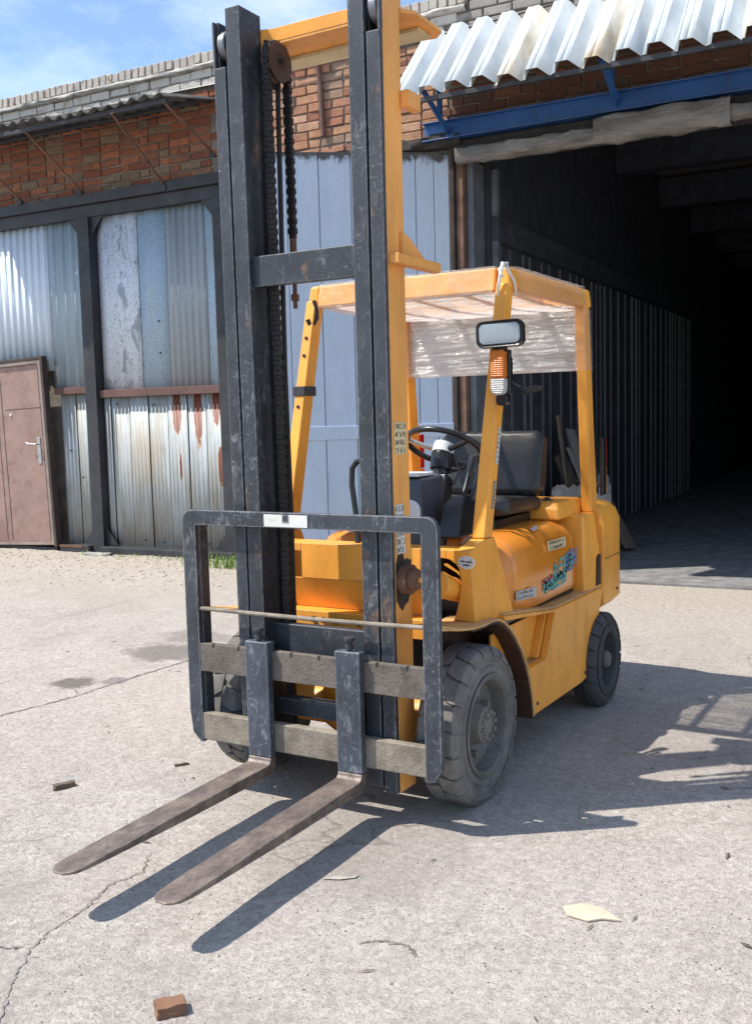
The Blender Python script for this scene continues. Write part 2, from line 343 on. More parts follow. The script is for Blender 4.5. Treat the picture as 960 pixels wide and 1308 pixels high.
def ground_mat():
    t = NT('concrete')
    c = t.mix(t.ramp(t.noise(.55, 7, .6), [(.3, 0.0), (.7, 1.0)]), (.452, .398, .345), (.540, .480, .422))
    c = t.mix(t.math('MULTIPLY', t.ramp(t.noise(2.6, 8, .7, dist=.4), [(.42, 0.0), (.75, 1.0)]), .5), c, (.35, .315, .285))
    c = t.mix(t.math('MULTIPLY', t.ramp(t.noise(9, 8, .78, dist=.6), [(.44, 0.0), (.66, 1.0)]), .42), c, (.33, .285, .248))
    c = t.mix(t.math('MULTIPLY', t.ramp(t.noise(4.2, 9, .75, dist=.8), [(.52, 0.0), (.64, 1.0)]), .45), c, (.60, .555, .505))
    c = t.mix(.34, c, t.ramp(t.voro(52, out='Color'), [(0, (.20, .17, .15)), (.45, (.44, .40, .36)), (1, (.74, .68, .62))]))
    a1 = t.voro(75); a2 = t.voro(30); a3 = t.noise(130, 3, .8); a4 = t.noise(48, 6, .8)
    c = t.mix(t.ramp(a3, [(.50, 0.0), (.66, .75)]), c, (.22, .19, .168))
    c = t.mix(t.ramp(a4, [(.55, 0.0), (.68, .7)]), c, (.72, .66, .60))
    c = t.mix(t.ramp(a4, [(.32, .65), (.43, 0.0)]), c, (.25, .215, .19))
    c = t.mix(t.ramp(a1, [(.13, .75), (.24, 0.0)]), c, (.17, .145, .128))
    pits = t.math('MULTIPLY', t.ramp(a2, [(.07, .95), (.115, 0.0)]), t.ramp(t.noise(6, 4, .6), [(.45, 0.0), (.55, 1.0)]))
    c = t.mix(pits, c, (.10, .085, .074))
    # hairline network, far apart
    wv = t.n('ShaderNodeVectorMath'); wv.operation = 'ADD'; t.link(t.co, wv.inputs[0]); nn = t.n('ShaderNodeTexNoise'); nn.inputs['Scale'].default_value = 1.6; nn.inputs['Detail'].default_value = 7; t.link(t.co, nn.inputs['Vector'])
    sc = t.n('ShaderNodeVectorMath'); sc.operation = 'SCALE'; sc.inputs['Scale'].default_value = .8; t.link(nn.outputs['Color'], sc.inputs[0]); t.link(sc.outputs[0], wv.inputs[1])
    cr = t.voro(.55, 'DISTANCE_TO_EDGE', vec=wv.outputs[0])
    crm = t.math('MULTIPLY', t.ramp(cr, [(.0015, .75), (.0045, 0.0)]), t.ramp(t.noise(.9, 4, .6), [(.50, 0.0), (.58, 1.0)]))
    c = t.mix(crm, c, (.10, .085, .075))
    pt = t.noise(.8, 6, .6, vec=t.mapv((1, 1, 1), loc=(11, 4, 0)), dist=.5); c = t.mix(t.math('MULTIPLY', t.ramp(pt, [(.50, 0.0), (.56, 1.0)]), .22), c, (.27, .235, .205))
    tm = t.noise(3, 7, .7, vec=t.mapv((1.6, .12, 1), (0, 0, -.35))); c = t.mix(t.math('MULTIPLY', t.ramp(tm, [(.56, 0.0), (.70, 1.0)]), .30), c, (.21, .185, .165))
    sp = t.noise(15, 4, .6); c = t.mix(t.ramp(sp, [(.73, 0.0), (.76, .55)]), c, (.15, .125, .11))
    # oil stains (soaked into the slab) at their places
    def stain(c, x, y, rx, ry, col, amt, seed):
        mp = t.mapv((1/rx, 1/ry, 0), loc=(-x/rx, -y/ry, 0))
        d = t.n('ShaderNodeVectorMath'); d.operation = 'LENGTH'; t.link(mp, d.inputs[0])
        k = t.math('ADD', d.outputs['Value'], t.math('MULTIPLY', t.math('SUBTRACT', t.noise(4.5, 8, .75, vec=t.mapv((1, 1, 1), loc=(seed, 0, 0))), .5), 2.1))
        return t.mix(t.ramp(k, [(.65, amt), (1.0, 0.0)]), c, col)
    c = stain(c, -2.33, .60, .15, .13, (.10, .085, .075), .75, 1)
    c = stain(c, -2.12, .74, .10, .09, (.13, .11, .10), .55, 2)
    c = stain(c, -2.32, 1.42, .34, .26, (.17, .15, .135), .75, 3)
    c = stain(c, -2.45, 1.85, .35, .22, (.20, .175, .155), .55, 7)
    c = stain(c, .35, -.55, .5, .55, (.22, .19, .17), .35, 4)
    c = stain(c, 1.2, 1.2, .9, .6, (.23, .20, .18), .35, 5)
    # earth blown against the wall
    x = t.sep(); dm = t.math('ADD', t.math('SUBTRACT', x[1], t.math('MULTIPLY', x[0], .045)), t.math('MULTIPLY', t.math('SUBTRACT', t.noise(1.2, 7, .7), .5), 1.8))
    earth = t.ramp(t.math('MULTIPLY', dm, .1), [(.25, 0.0), (.42, .85)])
    ec = t.mix(t.ramp(t.noise(26, 6, .75), [(.3, 0.0), (.7, 1.0)]), (.27, .23, .18), (.56, .50, .42))
    c = t.mix(earth, c, ec)
    h = t.math('ADD', t.math('MULTIPLY', a4, .8), t.math('ADD', t.math('MULTIPLY', a3, .5), t.math('MULTIPLY', pits, -.7)))
    h = t.math('ADD', h, t.math('MULTIPLY', t.noise(9, 6, .65), 1.2))
    nm = t.bump(h, .9, .012)
    MAT['concrete'] = t.done(t.pbsdf(c, .93, 0, nm, .2))
ground_mat()
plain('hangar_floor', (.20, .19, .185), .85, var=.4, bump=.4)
plain('crack_dark', (.23, .20, .178), .95, var=.5)
plain('grass_green', (.16, .26, .035), .7, var=.4)
plain('stone', (.40, .355, .31), .95, var=.4, bump=.4)
plain('shard', (.55, .46, .34), .9, var=.2, bump=.3)
plain('green_board', (.05, .16, .06), .7, var=.4)
plain('rag', (.35, .33, .30), .95, var=.4, bump=.8)

# ------------------------------------------------------------------ mesh helpers
class MB:
    def __init__(s): s.v = []; s.f = []
    def add(s, vs, fs):
        k = len(s.v); s.v += [tuple(p) for p in vs]; s.f += [tuple(i+k for i in q) for q in fs]; return s
    def box(s, x0, x1, y0, y1, z0, z1):
        return s.add([(x0,y0,z0),(x1,y0,z0),(x1,y1,z0),(x0,y1,z0),(x0,y0,z1),(x1,y0,z1),(x1,y1,z1),(x0,y1,z1)],
                     [(0,3,2,1),(4,5,6,7),(0,1,5,4),(1,2,6,5),(2,3,7,6),(3,0,4,7)])
    def hexa(s, b, t):      # two quads of points, bottom and top
        return s.loft([b, t])
    def loft(s, rings, cap=True):
        n = len(rings[0]); vs = [p for r in rings for p in r]; fs = []
        for k in range(len(rings)-1):
            for i in range(n):
                j = (i+1) % n; fs.append((k*n+i, k*n+j, (k+1)*n+j, (k+1)*n+i))
        if cap: fs.append(tuple(reversed(range(n)))); fs.append(tuple(range((len(rings)-1)*n, len(rings)*n)))
        return s.add(vs, fs)
    def prism(s, poly, axis, lo, hi):   # poly in the two other axes, order kept (x:(y,z) y:(x,z) z:(x,y))
        def P(a, b, w): return (w,a,b) if axis == 'x' else ((a,w,b) if axis == 'y' else (a,b,w))
        n = len(poly); vs = [P(a,b,lo) for a,b in poly]+[P(a,b,hi) for a,b in poly]
        fs = [(i,(i+1)%n,n+(i+1)%n,n+i) for i in range(n)]+[tuple(reversed(range(n))), tuple(range(n,2*n))]
        return s.add(vs, fs)
    def tube(s, pts, r, n=10, closed=False):
        pts = [Vector(p) for p in pts]; rings = []; N = len(pts)
        up = Vector((0,0,1)); prev = None
        for i, p in enumerate(pts):
            if closed: t = (pts[(i+1)%N]-pts[i-1]).normalized()
            else: t = (pts[min(i+1,N-1)]-pts[max(i-1,0)]).normalized()
            if prev is None:
                a = up if abs(t.dot(up)) < .9 else Vector((1,0,0)); u = t.cross(a).normalized()
            else: u = (prev - t*prev.dot(t)).normalized()
            prev = u; w = t.cross(u); rr = r[i] if isinstance(r,(list,tuple)) else r
            rings.append([p+(u*math.cos(2*math.pi*k/n)+w*math.sin(2*math.pi*k/n))*rr for k in range(n)])
        if closed: return s.loft(rings+[rings[0]], False)
        return s.loft(rings)
    def cyl(s, p0, p1, r, n=20, r1=None): return s.tube([p0,p1],[r, r if r1 is None else r1], n)
    def lathe(s, prof, c, axis='x', n=48, closed=False):   # prof: (radius, offset along axis)
        rings = []
        for k in range(n):
            a = 2*math.pi*k/n; ca, sa = math.cos(a), math.sin(a); ring = []
            for r, h in prof:
                if axis == 'x': ring.append((c[0]+h, c[1]+r*ca, c[2]+r*sa))
                elif axis == 'y': ring.append((c[0]+r*ca, c[1]+h, c[2]+r*sa))
                else: ring.append((c[0]+r*ca, c[1]+r*sa, c[2]+h))
            rings.append(ring)
        m_ = len(prof); vs = [p for r in rings for p in r]; fs = []
        for k in range(n):
            k2 = (k+1) % n
            for i in range(m_ if closed else m_-1):
                j = (i+1) % m_; fs.append((k*m_+i, k*m_+j, k2*m_+j, k2*m_+i))
        return s.add(vs, fs)
    def grid(s, fn, nu, nv):
        vs = [fn(i/nu, j/nv) for i in range(nu+1) for j in range(nv+1)]
        fs = [(i*(nv+1)+j, (i+1)*(nv+1)+j, (i+1)*(nv+1)+j+1, i*(nv+1)+j+1) for i in range(nu) for j in range(nv)]
        return s.add(vs, fs)
    def xform(s, mtx): s.v = [tuple(mtx @ Vector(p)) for p in s.v]; return s
    def mirror(s, about=0.0): s.v = [(2*about-x,y,z) for x,y,z in s.v]; s.f = [tuple(reversed(q)) for q in s.f]; return s
    def mesh(s, name, fix=True, smooth=True, ang=35):
        me = bpy.data.meshes.new(name); me.from_pydata(s.v, [], s.f)
        if fix:
            bm = bmesh.new(); bm.from_mesh(me); bmesh.ops.recalc_face_normals(bm, faces=bm.faces); bm.to_mesh(me); bm.free()
        me.update()
        if smooth:
            for p in me.polygons: p.use_smooth = True
            me.set_sharp_from_angle(angle=R_(ang))
        return me
    def build(s, name, mat, parent=None, bevel=0.0, seg=2, solid=0.0, ang=35, fix=True):
        o = bpy.data.objects.new(name, s.mesh(name, fix, True, ang)); return finish(o, mat, parent, bevel, seg, solid)

def finish(o, mat, parent=None, bevel=0.0, seg=2, solid=0.0):
    COL.objects.link(o); 
    if mat: o.data.materials.append(MAT[mat])
    if parent:
        o.parent = parent
        if 'off' in OFF and parent.name in OFF['off']: o.location = OFF['off'][parent.name]
    if solid:
        md = o.modifiers.new('solid', 'SOLIDIFY'); md.thickness = solid; md.offset = 0
    if bevel:
        md = o.modifiers.new('bevel', 'BEVEL'); md.width = bevel; md.segments = seg; md.limit_method = 'ANGLE'; md.angle_limit = R_(32); md.harden_normals = True
    return o
OFF = {'off': {}}
def tag(o, label, cat, group=None, kind=None):
    if label: o['label'] = label
    if cat: o['category'] = cat
    if group: o['group'] = group
    if kind: o['kind'] = kind
    return o
def thing(name, label, cat, loc=(0,0,0), rotz=0.0, group=None):
    o = bpy.data.objects.new(name, None); COL.objects.link(o); o.empty_display_size = .1
    o.rotation_euler = (0,0,rotz); o.location = Matrix.Rotation(rotz,4,'Z') @ Vector(loc)
    OFF['off'][o.name] = (-loc[0], -loc[1], -loc[2])       # parts are written in un-shifted local coordinates
    return tag(o, label, cat, group)
def B(name, mat, parent, x0, x1, y0, y1, z0, z1, bevel=.003): return MB().box(x0,x1,y0,y1,z0,z1).build(name, mat, parent, bevel)
#SECTIONS

# ================================================================== GROUND
BTH = R_(2.5898); cB, sB = math.cos(BTH), math.sin(BTH)
def to_b(x, y): return x*cB+y*sB, -x*sB+y*cB
def to_w(bx, by): return bx*cB-by*sB, bx*sB+by*cB
def sm(a, b, t): t = max(0.0, min(1.0, (t-a)/(b-a))); return t*t*(3-2*t)
def gh(x, y):
    bx, by = to_b(x, y)
    h = .075*sm(3.0, 4.7, by)*(1-sm(-3.6, -2.6, bx))*(1-sm(5.0, 5.6, by))
    if -9 < x < 7 and -5 < y < 7:
        h += (mnoise.fractal(Vector((x*.9, y*.9, 3.1)), .8, 2.0, 4)*.007 + mnoise.noise(Vector((x*7, y*7, 1)))*.0016)*(1-sm(4.9, 5.1, by))*sm(-5, -4, y)
        h += abs(mnoise.noise(Vector((x*5, y*5, 9))))*.022*sm(3.4, 4.6, by)*(1-sm(-3.6, -2.8, bx))*(1-sm(4.9, 5.1, by))
    return h
def axis(lo, hi, step, far):
    a = [lo+step*i for i in range(int((hi-lo)/step)+1)]
    d = step; L_ = [a[0]]; 
    while L_[-1] > -far: d *= 1.5; L_.append(L_[-1]-d)
    d = step; H_ = [a[-1]]
    while H_[-1] < far: d *= 1.5; H_.append(H_[-1]+d)
    return sorted(set(L_[1:]+a+H_[1:]))
gx = axis(-8.5, 3.2, .07, 1500); gy = axis(-3.4, 5.6, .07, 1500)
mb = MB(); ny = len(gy)
mb.v = [(x, y, gh(x, y)) for x in gx for y in gy]
mb.f = [(i*ny+j, (i+1)*ny+j, (i+1)*ny+j+1, i*ny+j+1) for i in range(len(gx)-1) for j in range(ny-1)]
ground = mb.build('ground', 'concrete', None, ang=80, fix=False); tag(ground, None, None, kind='structure')
ground['label'] = 'pitted pale concrete yard in front of the warehouse'
def ribbon(pts, w0, w1, seed, sub=14):
    rng = random.Random(seed); P = []
    for k in range(len(pts)-1):
        for i in range(sub):
            t = i/sub; x = pts[k][0]*(1-t)+pts[k+1][0]*t; y = pts[k][1]*(1-t)+pts[k+1][1]*t
            P.append((x+rng.gauss(0,.004), y+rng.gauss(0,.004)))
    P.append(pts[-1]); vs = []; fs = []
    for i, (x, y) in enumerate(P):
        a = P[max(i-1,0)]; b = P[min(i+1,len(P)-1)]; dx, dy = b[0]-a[0], b[1]-a[1]; l = math.hypot(dx,dy) or 1
        w = (w0+(w1-w0)*rng.random())*.5*min(1, (i+.3)/4, (len(P)-i-.7)/4)
        nx_, ny_ = -dy/l*w, dx/l*w
        for s_ in (-1, 1): vs.append((x+nx_*s_, y+ny_*s_, gh(x+nx_*s_, y+ny_*s_)+.004))
    fs = [(2*i, 2*i+1, 2*i+3, 2*i+2) for i in range(len(P)-1)]
    return MB().add(vs, fs)
for i, (pts, a, b) in enumerate([
    ([(-2.20,-.25),(-2.157,-.058),(-2.10,.25),(-2.085,.411),(-2.09,.65),(-2.076,.897),(-2.06,1.1),(-2.05,1.30),(-1.98,1.62)], .006, .016),
    ([(.10,-2.0),(.051,-1.881),(-.06,-1.75),(-.15,-1.606),(-.19,-1.50),(-.20,-1.348),(-.251,-1.197),(-.22,-1.08),(-.30,-.95)], .003, .007),
    ([(-.40,-1.62),(-.242,-1.64),(-.17,-1.61)], .004, .010),
    ([(1.35,.55),(1.6,.62),(1.95,.60)], .003, .008),
    ([(-2.4,.52),(-2.2,.50),(-2.1,.42)], .003, .008),
    ([(.66,-1.14),(.72,-1.10),(.80,-1.09),(.84,-1.13)], .003, .008)]):
    ribbon(pts, a, b, i).build('crack', 'crack_dark', ground, fix=False)

# ================================================================== WAREHOUSE
WH = thing('warehouse', 'long brick warehouse clad in mixed corrugated sheets, dark open gateway under a white awning', 'warehouse', (-3.0, 4.9, 0), BTH)
def W(name, mat, x0, x1, y0, y1, z0, z1, bevel=.004, parent=None): return B(name, mat, parent or WH, x0, x1, y0, y1, z0, z1, bevel)
FY = 4.9
# shell (closed volume so that the inside stays dark)
shell = MB()
shell.box(-10, -1.62, 4.99, 5.22, -.1, 5.02)            # front wall left of the gateway
shell.box(-1.62, 4.2, 5.0, 5.22, 3.98, 5.02)            # over the gateway
shell.box(4.2, 7.0, 4.99, 5.22, -.1, 5.02)
fw = shell.build('front_wall', 'mortar', WH)
MB().box(-10, 7.0, 5.221, 26, 5.03, 5.2).build('roof', 'asbestos', WH)
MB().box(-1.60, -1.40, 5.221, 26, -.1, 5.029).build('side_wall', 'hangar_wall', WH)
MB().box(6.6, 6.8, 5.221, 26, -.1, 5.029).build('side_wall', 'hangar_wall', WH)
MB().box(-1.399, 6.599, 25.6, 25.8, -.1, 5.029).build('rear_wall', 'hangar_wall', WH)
W('hangar_beam', 'hangar_lit_edge', -1.399, -1.33, 5.25, 25.5, 3.06, 3.28).data.materials[0] = MAT['hangar_wall']
slat_me = MB().box(-.012, .012, -.005, .005, 0, 3.0).mesh('slat')  # thin pale strip stands in for a rib edge catching light
slat_me.materials.append(MAT['hangar_lit_edge'])
rng = random.Random(3); y = 5.45; k = 0
while y < 15 and k < 60:
    o = bpy.data.objects.new('lit_wall_rib', slat_me); COL.objects.link(o); o.parent = WH; o.location = (-1.385+3.0, y-4.9, .04); o.rotation_euler[2] = rng.uniform(-.3, .3)
    y += rng.choice((.20, .25, .30, .38)); k += 1
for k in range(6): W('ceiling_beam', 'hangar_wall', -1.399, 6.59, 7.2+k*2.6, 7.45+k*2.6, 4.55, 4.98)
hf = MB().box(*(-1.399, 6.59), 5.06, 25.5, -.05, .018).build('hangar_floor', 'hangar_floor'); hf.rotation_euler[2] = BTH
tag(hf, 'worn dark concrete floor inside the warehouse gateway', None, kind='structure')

def lumpy(x0, x1, y0, y1, z0, z1, amp, seed, nx=60):
    def fn(u, v):
        a = v*2*math.pi; cy, cz = (y0+y1)/2, (z0+z1)/2
        e = lambda c: math.copysign(abs(c)**.6, c)
        x = x0+(x1-x0)*u; n_ = 1+amp*mnoise.fractal(Vector((x*5, math.cos(a)*1.3+seed, math.sin(a)*1.3)), .8, 2, 4)
        return (x, cy+e(math.cos(a))*(y1-y0)/2*n_, cz+e(math.sin(a))*(z1-z0)/2*n_)
    return MB().grid(fn, nx, 14)
# ---- bricks
def brick_mesh(l, h, d, seed):
    r = random.Random(seed); bm = bmesh.new(); bmesh.ops.create_cube(bm, size=1.0)
    for v in bm.verts: v.co = Vector((v.co.x*l, v.co.y*d, v.co.z*h)) + Vector((r.uniform(-1,1)*.006, r.uniform(-1,1)*.004, r.uniform(-1,1)*.005))
    bmesh.ops.bevel(bm, geom=bm.edges[:], offset=.006, segments=1, affect='EDGES')
    me = bpy.data.meshes.new('brick'); bm.to_mesh(me); bm.free()
    for p in me.polygons: p.use_smooth = False
    return me
def bricks(parent, mat, x0, x1, z0, z1, yf, seed, l=.262, h=.083, skip=None, half=True, d=.11, wear=1.0):
    r = random.Random(seed)
    full = [brick_mesh(l-.013, h-.013, d, seed*10+i) for i in range(5)]; hlf = [brick_mesh(l/2-.013, h-.013, d, seed*10+7+i) for i in range(3)]
    for me in full+hlf: me.materials.append(MAT[mat])
    rows = int(round((z1-z0)/h)); n = 0
    for i in range(rows):
        x = x0 - (l/2 if i % 2 else 0); z = z0+h*(i+.5)
        while x < x1:
            use = r.choice(full); w = l
            if half and r.random() < .22: use = r.choice(hlf); w = l/2
            if x+w > x1+.05: break
            cx = x+w/2
            if cx-w/2 >= x0-.2 and not (skip and skip(cx, z)):
                o = bpy.data.objects.new('brick', use); COL.objects.link(o); o.parent = parent
                o.location = (cx, yf+d/2-.012+r.uniform(-.007, .005), z+r.uniform(-.002,.0015)*wear); o.rotation_euler = (r.uniform(-.015,.015), r.uniform(-.012,.012)*wear, r.uniform(-.02,.02)*wear); n += 1
            x += w
    return n
def wallpart(name, x0, x1, z0, z1, yf):
    o = MB().box(x0, x1, yf+.004, 4.985, z0, z1).build(name, 'mortar', WH); return o
p1 = wallpart('brick_band', -8.0, -4.05, 3.94, 4.80, 4.90); bricks(p1, 'brick_red_shaded', -7.75, -4.08, 3.945, 4.76, 4.90, 11)
p2 = wallpart('brick_band', -4.04, -1.66, 3.70, 4.80, 4.90); bricks(p2, 'brick_orange_sunlit', -4.0, -1.68, 3.95, 4.74, 4.90, 12)
p3 = wallpart('brick_band', -1.65, 2.6, 3.99, 4.70, 4.90); bricks(p3, 'brick_dark', -1.62, 1.45, 4.02, 4.44, 4.90, 13)
pp = MB().box(-8.0, 2.6, 4.884, 4.985, 4.81, 5.10).build('parapet', 'mortar', WH)
bricks(pp, 'brick_white', -7.95, -1.45, 4.79, 4.965, 4.875, 14, h=.0875, half=False)
bricks(pp, 'brick_grey_shaded', -1.43, 1.5, 4.62, 5.14, 4.875, 15, half=True)
cop = lumpy(-8.0, -1.45, 4.815, 4.99, 4.962, 5.016, .22, 21, 160).build('parapet_ledge', 'parapet_lime', WH, ang=60)
bricks(pp, 'brick_coping', -7.95, -1.45, 5.012, 5.122, 4.850, 16, l=.088, h=.11, half=False, wear=2.4)

# ---- steel frame and cladding on the left
W('lintel_beam', 'dark_steel', -9.0, -4.02, 4.78, 4.985, 3.83, 3.935)
W('lintel_beam', 'dark_steel', -9.0, -4.02, 4.83, 4.985, 3.70, 3.826)
for x0, x1 in ((-5.96, -5.80), (-4.17, -4.02), (-8.1, -7.95)):
    W('frame_column', 'dark_steel', x0, x1, 4.80, 4.985, 0.0, 3.697)
for xc, sg in ((-5.80, 1), (-5.96, -1), (-4.17, -1)):
    for zc, zs in ((3.697, -1), (.16, 1)):
        MB().prism([(xc, zc), (xc+sg*.16, zc), (xc, zc+zs*.20)], 'y', 4.845, 4.853).build('gusset_plate', 'dark_steel', WH)
W('base_sill', 'dark_steel', -6.40, -5.97, 4.74, 4.985, -.05, .155); W('base_sill', 'dark_steel', -5.79, -4.02, 4.72, 4.985, -.05, .150)
W('base_sill', 'dark_steel', -7.45, -6.45, 4.75, 4.985, -.05, .115)
W('mid_rail', 'brown_rail', -6.46, -5.965, 4.845, 4.985, 1.83, 1.90); W('mid_rail', 'brown_rail', -5.795, -4.175, 4.845, 4.985, 1.775, 1.855)
W('jamb_strip', 'brown_rail', -4.205, -4.172, 4.85, 4.985, .15, 1.77)
def sheet(name, x0, x1, z0, z1, mat, pitch, depth, y=4.90, flat=.5, jag=0.0, seed=1, parent=None):
    r = random.Random(seed); prof = []; n = max(1, round((x1-x0)/pitch)); p = (x1-x0)/n
    for i in range(n):
        a = x0+i*p
        prof += [(a+.002, y), (a+p*flat*.5+.0005, y), (a+p*(flat*.5+.10), y-depth), (a+p*(1-flat*.5-.10), y-depth), (a+p*(1-flat*.5), y)]
    prof.append((x1-.002, y))
    vs = []; fs = []
    for x, yy in prof: vs += [(x, yy, z0+(r.random()*jag)), (x, yy, z1)]
    fs = [(2*i, 2*i+2, 2*i+3, 2*i+1) for i in range(len(prof)-1)]
    return MB().add(vs, fs).build(name, mat, parent or WH, solid=.0025, fix=False)
sheet('cladding_sheet', -8.0, -6.53, 2.10, 3.70, 'sheet_white', .105, .018, 4.93)
sheet('cladding_sheet', -6.525, -5.965, 1.90, 3.70, 'sheet_peel_grey', .14, .012, 4.925)
for x0, x1, mt, pt in ((-5.795, -5.24, 'sheet_peel', .185), (-5.24, -4.87, 'sheet_stipple', .37), (-4.87, -4.36, 'sheet_grey', .085), (-4.36, -4.175, 'sheet_stipple', .18)):
    sheet('cladding_sheet', x0, x1, 1.855, 3.70, mt, pt, .010, 4.93 if mt != 'sheet_peel' else 4.926)
for x0, x1 in ((-6.43, -6.21), (-6.20, -6.06), (-6.055, -5.965)):
    sheet('cladding_sheet', x0, x1, .155, 1.83, 'sheet_galv', .05, .003, 4.915)
xs = [-5.795, -5.70, -5.44, -5.18, -4.92, -4.66, -4.42, -4.205]
for i in range(7):
    sheet('cladding_sheet', xs[i]+.003, xs[i+1]-.003, .15, 1.775, 'sheet_galv', .052, .003, 4.915 if i % 2 else 4.908)
bolt_me = MB().lathe([(0, -.008), (.011, -.008), (.013, 0)], (0,0,0), 'y', 8).mesh('bolt'); bolt_me.materials.append(MAT['dark_steel'])
for bx, bz in [(-4.86-.11, 2.55), (-4.86-.11, 2.22), (-5.3,.22), (-5.05,.21), (-4.75,.22), (-4.45,.21), (-6.3,1.2), (-6.14,.9), (-5.6,1.7), (-5.1,1.68), (-4.8,1.7)]:
    o = bpy.data.objects.new('bolt', bolt_me); COL.objects.link(o); o.parent = WH; o.location = (bx+3.0, 4.9-4.9-.008, bz)
W('rust_patch', 'rusty', -6.40, -6.05, 4.735, 4.7385, .13, .155, 0)

# ---- door
door = MB().box(-.43, .43, -.045, 0, .03, 2.03).build('door', 'door_brown', WH, .004)
door.location = (-6.935+3.0, -.105, .13); door.rotation_euler = (0, R_(-2.0), 0)
fr = MB()
for a in ((-.475, -.432), (.432, .475)): fr.box(a[0], a[1], -.07, .0, 0, 2.075)
fr.box(-.431, .431, -.07, 0, 2.032, 2.075); fr.box(-.431, .431, -.068, 0, 0, .028)
fr.build('door_frame', 'door_frame', door, .006)
dk = MB(); dk.box(.476, .515, -.078, 0, -.02, 2.11); dk.box(-.475, .475, -.076, 0, 2.076, 2.11); dk.build('door_casing', 'door_frame_dark', door, .004)
for x in (-.27, -.19, .405): MB().box(x-.004, x+.004, -.0475, -.0455, .06, 2.0).build('door_groove', 'door_frame_dark', door)
MB().box(-.14, .40, -.0472, -.0455, 1.545, 1.551).build('door_groove', 'door_frame_dark', door)
MB().box(.315, .365, -.055, -.0455, .92, 1.22).build('handle_plate', 'steel', door, .006)
MB().tube([(.34,-.05,1.14),(.34,-.10,1.14),(.31,-.105,1.145),(.235,-.105,1.15),(.20,-.10,1.165)], .009, 8).build('handle', 'steel', door)
MB().lathe([(0, -.012), (.014, -.012), (.018, 0)], (-.06, -.0455, 1.49), 'y', 14).build('peephole', 'white_plastic', door)

# ---- canopy of corrugated asbestos on rods
def canopy(x0, x1):
    mb = MB(); nx = int((x1-x0)/.03)
    def fn(u, v):
        x = x0+(x1-x0)*u; y = 4.90-.88*v; wv = math.sin(x*2*math.pi/.155)*.022
        sag = .02*math.sin(x*1.7)+.012*math.sin(x*4.1+1)
        return (x, y+ (.02*math.sin(x*9) if v == 1 else 0), 4.66-.17*v + wv + sag*v)
    return mb.grid(fn, nx, 2)
x = -7.68
for w_ in (.95, .92, .94, .81):
    canopy(x, x+w_-.006).build('canopy_sheet', 'canopy_grey', WH, solid=.012, fix=False, ang=60); x += w_
W('canopy_purlin', 'dark_steel', -7.65, -4.1, 4.06, 4.105, 4.415, 4.455); W('canopy_purlin', 'dark_steel', -7.65, -4.1, 4.50, 4.545, 4.52, 4.56)
for bx, zb in ((-6.75, 3.95), (-5.87, 3.95), (-4.745, 3.86), (-4.12, 4.10)):
    MB().cyl((bx, 4.84, zb), (bx, 4.06, 4.42), .013, 8).build('canopy_strut', 'rusty', WH)
    W('strut_foot', 'dark_steel', bx-.035, bx+.035, 4.765, 4.779, zb-.03, zb+.03)
rr = random.Random(5)
for k in range(26):
    bx = rr.uniform(-7.7, -4.2); W('mortar_lump', 'mortar', bx, bx+rr.uniform(.04,.14), 4.85, 4.90, 3.936, 3.945+rr.uniform(0,.03), .004)

# ---- pipe, cable and ledge above the blue gate leaf
MB().tube([(-2.94,4.80,5.0),(-2.94,4.82,4.86),(-2.935,4.855,4.74),(-2.92,4.86,4.55),(-2.905,4.86,4.12)], .024, 10).build('vent_pipe', 'brown_rail', WH)
MB().tube([(-8.0,4.83,4.82),(-5.0,4.83,4.795),(-3.26,4.835,4.775),(-2.6,4.835,4.775),(-1.8,4.835,4.79),(-.3,4.84,4.86),(1.4,4.84,4.88)], .009, 6).build('cable', 'black_plastic', WH)
lumpy(-3.9, -1.50, 4.78, 4.99, 3.83, 3.95, .35, 2).build('sooty_ledge', 'soot', WH, fix=True, ang=60)

# ---- blue gate leaf swung open against the wall
gl = bpy.data.objects.new('gate_leaf', MB().box(-1.86, 0, .006, .04, .10, 3.79).mesh('gate_leaf')); finish(gl, 'gate_blue', WH, .003)
gl.location = (-1.63+3.0, 4.84-4.9, 0); gl.rotation_euler[2] = math.atan2(.91, 1.33)
rr = random.Random(9); x = 0.0
for i, w_ in enumerate((.135, .165, .29, .28, .28, .28, .28, .15)):
    MB().box(x-w_+.004, x-.004, -.012+rr.uniform(-.002,.002), .0055, .10+rr.uniform(0,.02), 3.78-rr.uniform(0,.025)).build('plank', 'gate_blue', gl, .004); x -= w_
MB().box(-1.86, 0, -.030, -.0125, 1.30, 1.42).build('gate_rail', 'gate_blue', gl, .004)
MB().box(.001, .03, -.02, .03, .10, 3.80).build('gate_edge', 'jamb_wood', gl, .006)

# ---- gateway jamb, canvas roll, blue beam
W('jamb_post', 'jamb_wood', -1.575, -1.505, 4.86, 5.10, 0, 3.90, .01); W('jamb_post', 'jamb_grey', -1.50, -1.44, 4.93, 5.20, 0, 3.72, .006)
W('jamb_post', 'jamb_grey', -1.398, -1.345, 5.26, 5.34, 0, 3.70, .006)
W('jamb_post', 'soot', -1.625, -1.580, 4.83, 4.98, 0, 3.85, .008)
W('gateway_beam', 'blue_steel', -1.84, 2.6, 4.80, 4.888, 3.885, 4.045); W('gateway_beam', 'blue_steel', -1.84, 2.6, 4.74, 4.799, 3.885, 3.895); W('gateway_beam', 'blue_steel', -1.84, 2.6, 4.74, 4.799, 4.035, 4.045)
W('gateway_lintel', 'soot', -1.60, 2.6, 4.84, 5.19, 3.74, 3.883, .012)
lumpy(-1.52, -.28, 4.70, 4.86, 3.66, 3.785, .30, 5, 50).build('canvas_roll', 'canvas', WH, ang=70)
